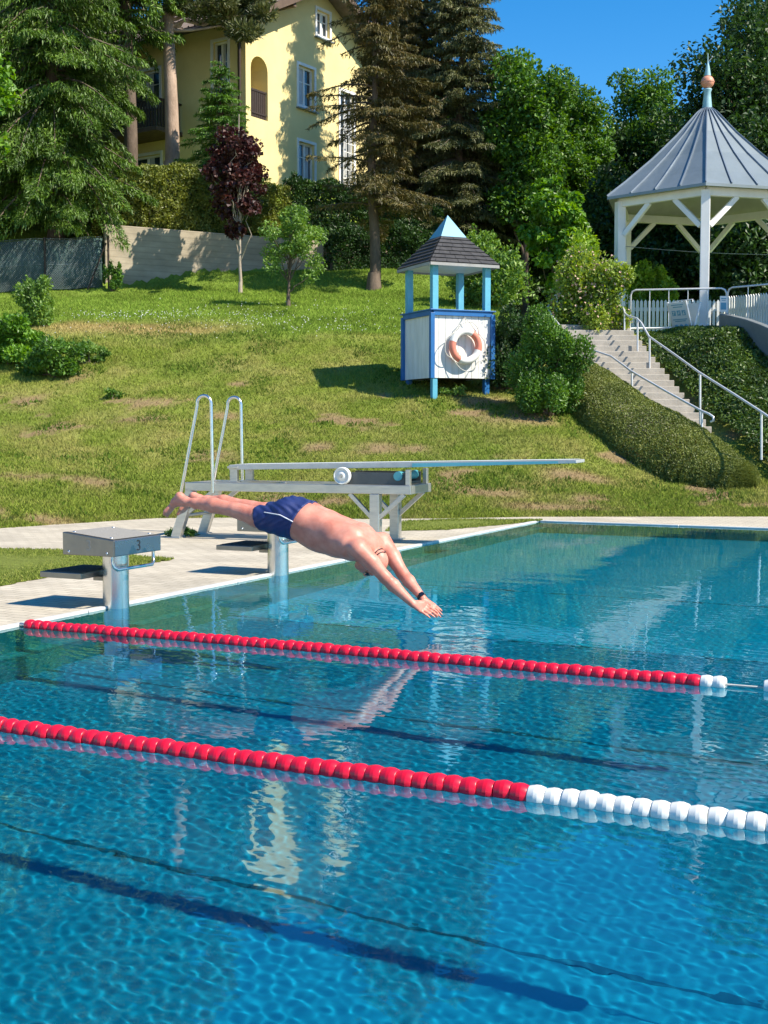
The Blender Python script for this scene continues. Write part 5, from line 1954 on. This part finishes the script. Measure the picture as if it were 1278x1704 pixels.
# ------------------------------------------------------------------ the diver: one continuous body from a distance field
class Field:
    def __init__(s, lo, hi, h):
        s.lo, s.h = np.array(lo, np.float32), h
        s.n = np.ceil((np.array(hi) - np.array(lo)) / h).astype(int) + 1
        s.ax = [s.lo[k] + h * np.arange(s.n[k], dtype=np.float32) for k in range(3)]
        s.d = np.full(s.n, .2, np.float32)
    def region(s, pts, rad):
        pts = np.array(pts)
        a = np.floor((pts.min(0) - rad - s.lo) / s.h).astype(int).clip(0, s.n - 1)
        b = np.ceil((pts.max(0) + rad - s.lo) / s.h).astype(int).clip(1, s.n)
        sl = tuple(slice(i, j) for i, j in zip(a, b))
        g = np.stack(np.meshgrid(*[s.ax[k][sl[k]] for k in range(3)], indexing='ij'), -1)
        return sl, g
    def merge(s, sl, d, k, sub=False):
        o = s.d[sl]
        if sub:
            h = np.clip(.5 - .5 * (o + d) / k, 0, 1)
            s.d[sl] = o * (1 - h) - d * h + k * h * (1 - h)
        elif k <= 0:
            s.d[sl] = np.minimum(o, d)
        else:
            h = np.clip(.5 + .5 * (o - d) / k, 0, 1)
            s.d[sl] = o * (1 - h) + d * h - k * h * (1 - h)
    def cone(s, a, b, r1, r2, k=.02, sub=False):
        a, b = np.array(a, np.float32), np.array(b, np.float32)
        sl, g = s.region([a, b], max(r1, r2) + k + .05)
        ab = b - a
        t = np.clip(((g - a) @ ab) / (ab @ ab), 0, 1)
        d = np.linalg.norm(g - a - t[..., None] * ab, axis=-1) - (r1 + (r2 - r1) * t)
        s.merge(sl, d, k, sub)
    def ell(s, a, b, wdir, w1, t1, w2, t2, k=.03):
        "tapered segment of elliptical section; w along wdir, t across"
        a, b = np.array(a, np.float32), np.array(b, np.float32)
        ab = b - a; L = np.linalg.norm(ab); e = ab / L
        wd = np.array(wdir, float) - (np.array(wdir, float) @ e) * e; wd /= np.linalg.norm(wd)
        td = np.cross(e, wd)
        sl, g = s.region([a, b], max(w1, w2, t1, t2) + k + .05)
        q = g - a
        al = q @ e
        t = np.clip(al / L, 0, 1)
        w, th = w1 + (w2 - w1) * t, t1 + (t2 - t1) * t
        ex = al - t * L
        m = np.minimum(w, th)
        d = (np.sqrt((q @ wd / w) ** 2 + (q @ td / th) ** 2 + (ex / m) ** 2) - 1) * m
        s.merge(sl, d, k)
    def blob(s, c, axes, radii, k=.02, sub=False):
        c = np.array(c, np.float32)
        sl, g = s.region([c], max(radii) + k + .05)
        q = g - c
        r = np.array(radii)
        v = np.stack([q @ np.array(a) for a in axes], -1)
        d = (np.sqrt(((v / r) ** 2).sum(-1)) - 1) * r.min()
        s.merge(sl, d, k, sub)
    def surface(s, d=None):
        "surface nets: vertices and quads"
        d = s.d if d is None else d
        I = d < 0
        c = I[:-1, :-1, :-1].astype(np.int8)
        tot = np.zeros(c.shape, np.int8)
        offs = [(i, j, k) for i in (0, 1) for j in (0, 1) for k in (0, 1)]
        sh = lambda A, o: A[o[0]:A.shape[0] - 1 + o[0], o[1]:A.shape[1] - 1 + o[1], o[2]:A.shape[2] - 1 + o[2]]
        for o in offs:
            tot += sh(I, o)
        act = (tot > 0) & (tot < 8)
        idx = np.full(c.shape, -1, np.int32)
        cells = np.argwhere(act)
        idx[act] = np.arange(len(cells))
        acc = np.zeros((len(cells), 3)); cnt = np.zeros(len(cells))
        val = {o: d[cells[:, 0] + o[0], cells[:, 1] + o[1], cells[:, 2] + o[2]] for o in offs}
        for o in offs:
            for ax in range(3):
                if o[ax] == 0:
                    p = list(o); p[ax] = 1; p = tuple(p)
                    va, vb = val[o], val[p]
                    m = (va < 0) != (vb < 0)
                    t = np.where(m, va / np.where(m, va - vb, 1), 0)
                    pt = np.tile(np.array(o, float), (len(cells), 1)); pt[:, ax] += t
                    acc[m] += pt[m]; cnt[m] += 1
        V = s.lo + s.h * (cells + acc / cnt[:, None])
        Q = []
        for ax in range(3):
            a1, a2 = (ax + 1) % 3, (ax + 2) % 3
            A = I; sl0 = [slice(None)] * 3; sl1 = [slice(None)] * 3
            sl0[ax] = slice(0, -1); sl1[ax] = slice(1, None)
            e = A[tuple(sl0)] != A[tuple(sl1)]
            ps = np.argwhere(e)
            ok = (ps[:, a1] > 0) & (ps[:, a2] > 0) & (ps[:, a1] < idx.shape[a1]) & (ps[:, a2] < idx.shape[a2])
            ps = ps[ok]
            ins = A[tuple(ps.T)]
            q = []
            for da, db in ((0, 0), (-1, 0), (-1, -1), (0, -1)):
                p = ps.copy(); p[:, a1] += da; p[:, a2] += db
                q.append(idx[tuple(p.T)])
            q = np.stack(q, -1)
            q[~ins] = q[~ins][:, ::-1]
            Q.append(q)
        Q = np.concatenate(Q)
        Q = Q[(Q >= 0).all(1)]
        return V, Q

def relax(V, Q, n, f=.5):
    "a little smoothing along the mesh edges"
    E = np.concatenate([Q[:, [0, 1]], Q[:, [1, 2]], Q[:, [2, 3]], Q[:, [3, 0]]])
    for _ in range(n):
        S = np.zeros_like(V); C = np.zeros(len(V))
        for a, b in ((0, 1), (1, 0)):
            for k in range(3):
                S[:, k] += np.bincount(E[:, a], V[E[:, b], k], len(V))
            C += np.bincount(E[:, a], minlength=len(V))
        V = V * (1 - f) + f * S / np.maximum(C, 1)[:, None]
    return V

def skin_mat():
    m, n, l, b = nmat('skin')
    tc = n.new('ShaderNodeTexCoord')
    t = n.new('ShaderNodeTexNoise'); t.inputs['Scale'].default_value = 9; t.inputs['Detail'].default_value = 8; t.inputs['Roughness'].default_value = .62
    l.new(tc.outputs['Object'], t.inputs[0])
    rp = n.new('ShaderNodeValToRGB')
    rp.color_ramp.elements[0].position = .32; rp.color_ramp.elements[1].position = .68
    rp.color_ramp.elements[0].color = (.50, .165, .11, 1); rp.color_ramp.elements[1].color = (.66, .29, .21, 1)
    l.new(t.outputs[0], rp.inputs[0]); l.new(rp.outputs[0], b.inputs['Base Color'])
    b.inputs['Roughness'].default_value = .48
    b.inputs['Subsurface Weight'].default_value = .12
    b.inputs['Subsurface Radius'].default_value = (.02, .008, .004)
    b.inputs['Subsurface Scale'].default_value = .5
    t2 = n.new('ShaderNodeTexNoise'); t2.inputs['Scale'].default_value = 120; t2.inputs['Detail'].default_value = 3
    l.new(tc.outputs['Object'], t2.inputs[0])
    bp = n.new('ShaderNodeBump'); bp.inputs['Strength'].default_value = .12; bp.inputs['Distance'].default_value = .004
    l.new(t2.outputs[0], bp.inputs['Height']); l.new(bp.outputs[0], b.inputs['Normal'])
    return m
M['skin'] = skin_mat()
M['trunks'] = mat('trunks', (.012, .028, .13), (.008, .02, .10), scale=14, rough=.6, bump=.15)
M['piping'] = mat('piping', (.75, .76, .8), scale=10, rough=.6)
M['rubber'] = mat('rubber', (.012, .012, .014), (.008, .008, .009), scale=20, rough=.4)
M['lens'] = mat('lens', (.01, .012, .02), (.008, .01, .016), rough=.08, spec=.8)

def make_diver():
    YC = 8.13
    P = lambda px, py, dy=0: np.array(PYP(px, py, YC + dy))
    yv = np.array([0, 1., 0])
    F_ = Field((-5.95, YC - .42, -.02), (-3.32, YC + .42, 1.12), .0062)
    # torso
    st = [(462, 862, .155, .105), (486, 861, .172, .138), (512, 869, .165, .142), (540, 882, .162, .142), (566, 894, .178, .14), (592, 904, .195, .118), (612, 908, .17, .085)]
    for (x, y, w, t), (x2, y2, w2, t2) in zip(st[:-1], st[1:]):
        F_.ell(P(x, y), P(x2, y2), yv, w, t, w2, t2, .04)
    up = np.array([.38, 0, .92])
    # back muscles, shoulder blades, belly
    for s in (-1, 1):
        F_.blob(P(596, 884) + yv * s * .09 - up * .0, (np.array([.92, 0, -.38]), yv, up), (.085, .06, .05), .03)
        F_.blob(P(566, 880) + yv * s * .10, (np.array([.92, 0, -.38]), yv, up), (.14, .06, .06), .04)
        F_.blob(P(487, 850) + yv * s * .075, (np.array([1, 0, 0.]), yv, np.array([0, 0, 1.])), (.1, .085, .08), .03)
    F_.blob(P(528, 892), (np.array([.92, 0, -.38]), yv, up), (.17, .14, .105), .04)
    # groove of the spine
    pts = [P(515, 838), P(545, 848), P(575, 859), P(600, 869)]
    for a, b in zip(pts[:-1], pts[1:]):
        F_.cone(a + up * .022, b + up * .022, .02, .02, .03, sub=True)
    # thighs (kept for the trunks)
    hips = {-1: (P(466, 867, -.085), P(392, 849, -.085), P(356, 843, -.08), P(309, 835, -.07)),
            1: (P(482, 858, .085), P(407, 844, .095), P(372, 838, .09), P(331, 831, .08))}
    for s, (hp, kn, cf, an) in hips.items():
        mid = hp * .5 + kn * .5 + np.array([0, 0, -.012])
        F_.cone(hp, mid, .092, .076, .035); F_.cone(mid, kn, .076, .056, .02)
    F_trunk = F_.d.copy()
    for s, (hp, kn, cf, an) in hips.items():
        L = Field.__new__(Field); L.lo, L.h, L.n, L.ax = F_.lo, F_.h, F_.n, F_.ax; L.d = np.full(F_.n, .2, np.float32)
        L.cone(hp * .2 + kn * .8, kn, .06, .056, 0)
        L.cone(kn, cf + np.array([0, 0, .008]), .053, .056, .02); L.cone(cf + np.array([0, 0, .008]), cf * .35 + an * .65, .056, .038, .02)
        L.cone(cf * .35 + an * .65, an, .038, .033, .02)
        # foot, toes pointed
        base = {-1: [(299, 826, -.07), (292, 836, -.07), (279, 851, -.072), (271, 861, -.074)], 1: [(322, 826, .075), (316, 834, .075), (305, 847, .073), (298, 856, .07)]}[s]
        f = [P(*q) for q in base]
        L.cone(an, f[0], .034, .03, .02)
        L.cone(an, f[1], .034, .034, .02)
        L.cone(f[0], f[2], .028, .022, .025)
        e = unit(f[3] - f[2])
        for k in range(5):
            o = yv * (k - 2) * .0165
            kk = (2 - k) * s if s < 0 else (k - 2)
            ln = .048 - .006 * k if s > 0 else .048 - .006 * (4 - k)
            L.cone(f[1] * .4 + f[2] * .6 + o * .7, f[2] + o, .017, .0155, .012)
            r = .0115 if ((s > 0 and k == 0) or (s < 0 and k == 4)) else .0088
            L.cone(f[2] + o, f[2] + o + e * ln + np.array([.004, 0, -.004]), r * 1.15, r, .006)
        F_.d[:] = np.where(np.abs(F_.d - L.d) < .15, 0, 0) + (lambda o, d, k: (lambda h: o * (1 - h) + d * h - k * h * (1 - h))(np.clip(.5 + .5 * (o - d) / k, 0, 1)))(F_.d, L.d, .008)
    # arms and hands
    arms = {-1: (P(596, 914, -.175), P(641, 961, -.10), P(686, 1004, -.03), P(731, 1027, -.012)),
            1: (P(636, 901, .175), P(670, 955, .12), P(704, 996, .045), P(737, 1022, .02))}
    for s, (sh, el, wr, tip) in arms.items():
        A = Field.__new__(Field); A.lo, A.h, A.n, A.ax = F_.lo, F_.h, F_.n, F_.ax; A.d = np.full(F_.n, .2, np.float32)
        um = sh * .5 + el * .5 + np.array([.0, 0, .006])
        A.cone(sh, um, .068, .056, .02); A.cone(um, el, .056, .043, .02)
        fm = el * .7 + wr * .3
        A.cone(el, fm, .041, .044, .02); A.cone(fm, wr, .044, .0265, .02)
        d = unit(tip - wr)
        n0 = np.array([.1, -.62, .78]); n = unit(n0 - (n0 @ d) * d)
        if s > 0:
            n0 = np.array([.1, -.35, .9]); n = unit(n0 - (n0 @ d) * d)
        sd = np.cross(d, n) * s          # towards the thumb
        hl = np.linalg.norm(tip - wr)
        off = -n * (.012 if s > 0 else -.004)
        kn = []
        for k in range(4):
            q = wr + d * (.095 - .004 * abs(k - 1)) + sd * (.031 - .0205 * k) + off
            kn.append(q)
            A.ell(wr + d * .01 + sd * (.012 - .008 * k) + off * .5, q, sd, .016, .0145, .0135, .0115, .012)
        for k in range(4):
            fl = (.083, .092, .086, .068)[k] * min(1.15, hl / .19)
            fd = unit(d + sd * (.07 - .05 * k) - n * .03)
            j1 = kn[k] + fd * fl * .45
            fd2 = unit(fd - n * .12)
            j2 = j1 + fd2 * fl * .3
            j3 = j2 + unit(fd2 - n * .1) * fl * .25
            A.cone(kn[k], j1, .0098, .0088, .003); A.cone(j1, j2, .0088, .008, .002); A.cone(j2, j3, .008, .0066, .002)
        th = wr + d * .03 + sd * .026 + off
        t1 = th + unit(d * .8 + sd * .6) * .042
        t2 = t1 + unit(d + sd * .12) * .034
        t3 = t2 + unit(d - sd * .1) * .024
        A.cone(th, t1, .017, .0125, .01); A.cone(t1, t2, .012, .0105, .004); A.cone(t2, t3, .0105, .008, .003)
        k = .03
        o, dd = F_.d, A.d
        # broad blend at the shoulder only
        gx = np.linalg.norm(np.stack(np.meshgrid(*F_.ax, indexing='ij'), -1) - sh.astype(np.float32), axis=-1)
        kk = np.where(gx < .2, .04, .004).astype(np.float32)
        h = np.clip(.5 + .5 * (o - dd) / kk, 0, 1)
        F_.d = o * (1 - h) + dd * h - kk * h * (1 - h)
    # head between the arms, face turned down
    a = R(-14)
    hx = np.array([math.cos(a), 0, math.sin(a)])
    fx = np.array([math.sin(a), 0, -math.cos(a)])
    hc = P(619, 933)
    Hd = Field.__new__(Field); Hd.lo, Hd.h, Hd.n, Hd.ax = F_.lo, F_.h, F_.n, F_.ax; Hd.d = np.full(F_.n, .2, np.float32)
    ax3 = (hx, yv, fx)
    Hd.blob(hc + hx * .022 - fx * .008, ax3, (.098, .078, .096), 0)
    Hd.blob(hc - hx * .035 + fx * .035, ax3, (.078, .062, .066), .03)
    Hd.blob(hc - hx * .09 + fx * .066, ax3, (.028, .028, .024), .025)           # chin
    Hd.blob(hc + hx * .028 + fx * .086, ax3, (.016, .052, .014), .02)           # brow
    Hd.cone(hc + hx * .012 + fx * .092, hc - hx * .028 + fx * .112, .009, .014, .012)   # nose
    for s in (-1, 1):
        Hd.blob(hc + hx * .004 + fx * .092 + yv * s * .031, ax3, (.014, .017, .012), .012, sub=True)   # eye sockets
        Hd.blob(hc + hx * .004 + fx * .079 + yv * s * .031, ax3, (.011, .013, .011), .004)             # eyes
        Hd.blob(hc - hx * .012 - fx * .004 + yv * s * .078, (hx, yv, fx), (.03, .010, .019), .008)     # ears
        Hd.blob(hc - hx * .014 + fx * .01 + yv * s * .088, (hx, yv, fx), (.014, .006, .009), .006, sub=True)
    Hd.blob(hc - hx * .052 + fx * .098, ax3, (.007, .026, .008), .008)          # lips
    Hd.blob(hc - hx * .062 + fx * .096, ax3, (.007, .022, .008), .006)
    Hd.cone(P(604, 910), hc - hx * .045 - fx * .022, .07, .056, .03)
    o, dd = F_.d, Hd.d
    gx = np.linalg.norm(np.stack(np.meshgrid(*F_.ax, indexing='ij'), -1) - P(604, 912).astype(np.float32), axis=-1)
    kk = np.where(gx < .1, .03, .004).astype(np.float32)
    h = np.clip(.5 + .5 * (o - dd) / kk, 0, 1)
    F_.d = o * (1 - h) + dd * h - kk * h * (1 - h)
    V, Q = F_.surface()
    V = relax(V, Q, 2, .4)
    org = P(495, 862)
    body = npmesh('person', V - org, Q[:, ::-1] if MIRROR_Q else Q, M['skin'], smooth=True)
    body.location = Vector(org)
    tag(body, 'man in navy blue swimming trunks diving head first with outstretched arms over the pool', 'person')
    # trunks
    G3 = np.stack(np.meshgrid(*F_.ax, indexing='ij'), -1)
    fold = .0035 * np.sin(G3[..., 0] * 75 + G3[..., 1] * 55 + 6 * np.sin(G3[..., 2] * 22)) * np.sin(G3[..., 2] * 35 + 1)
    wp, wn_ = P(507, 866), unit(np.array([.9, 0, -.43]))
    hp_, hn_ = P(441, 862), unit(np.array([-1, 0, -.12]))
    T = np.maximum(np.maximum(F_trunk - .009 + fold, (G3 - wp.astype(np.float32)) @ wn_), (G3 - hp_.astype(np.float32)) @ hn_)
    S2 = F_trunk - .009
    Vt, Qt = F_.surface(T)
    Vt = relax(Vt, Qt, 2, .35)
    tr = npmesh('swim_trunks', Vt - org, Qt[:, ::-1] if MIRROR_Q else Qt, M['trunks'], body, smooth=True)
    # white piping on the near side, laid on the cloth
    def sample(Fd, p):
        q = (np.array(p) - F_.lo) / F_.h
        i = np.floor(q).astype(int).clip(0, F_.n - 2); f = q - i
        r_ = 0
        for a_ in (0, 1):
            for b_ in (0, 1):
                for c_ in (0, 1):
                    r_ += Fd[i[0] + a_, i[1] + b_, i[2] + c_] * (f[0] if a_ else 1 - f[0]) * (f[1] if b_ else 1 - f[1]) * (f[2] if c_ else 1 - f[2])
        return r_
    line = []
    for t in np.linspace(0, 1, 30):
        px = np.interp(t, [0, .5, 1], [440, 466, 487]); py = np.interp(t, [0, .5, 1], [852.5, 857, 868])
        p = P(px, py, -.36)
        d = unit(np.array(RAY(px, py)))
        for _ in range(70):
            v_ = sample(T, p)
            if v_ < .001: break
            p = p + d * max(v_ * .6, .002)
        line.append(Vector(p - org) + Vector((0, -.001, 0)))
    MB().tube(line, .0042, 6).build('piping', M['piping'], tr)
    # waistband
    # goggles
    gg = MB()
    def on_head(th, b, sc_=1.035):
        c = hc + hx * .022 - fx * .008
        k = math.sqrt(max(0, 1 - (b / .098) ** 2)) * sc_
        return Vector(c + hx * b + (fx * math.cos(th) * .096 + yv * math.sin(th) * .078) * k - org)
    for b0, b1 in ((-.012, .03), (-.012, .062)):
        pts = [on_head(th, b0 + (b1 - b0) * (abs(th) / PI - .25) / .75 if abs(th) > PI / 4 else b0) for th in np.linspace(-PI, PI, 41)[:-1]]
        gg.tube(pts, .0042, 6, closed=True)
    go = gg.build('goggle_strap', M['rubber'], body)
    for s in (-1, 1):
        c = Vector(hc + hx * .006 + fx * .094 + yv * s * .033 - org)
        m3 = Matrix((Vector(hx), Vector(yv), Vector(fx))).transposed().to_4x4()
        MB().lathe([(.026, -.014), (.027, 0), (.022, .008), (0, .010)], 16, Matrix.Translation(c) @ m3 @ Matrix.Diagonal((.75, 1, 1, 1))).build('goggle_lens', M['lens'], body)
    # wrist watch on the far arm
    el, wr = arms[1][1], arms[1][2]
    d = Vector(unit(wr - el)); c = Vector(wr - org) - d * .018
    x = d.orthogonal().normalized(); y = d.cross(x)
    w_ = MB()
    pr = []
    m4 = Matrix.Translation(c) @ Matrix((x, y, d)).transposed().to_4x4()
    w_.lathe([(.0285, -.011), (.0325, -.011), (.0325, .011), (.0285, .011), (.0285, -.011)], 24, m4)
    wt = w_.build('watch', M['rubber'], body)
    n0 = Vector((.1, -.6, .78)); n0 = (n0 - d * n0.dot(d)).normalized()
    cc = c + n0 * .034
    m3 = Matrix((d, n0.cross(d), n0)).transposed()
    MB().box(cc, (.03, .032, .01), M3=m3).build('watch_face', M['lens'], wt, bevel=.003)
MIRROR_Q = False
make_diver()
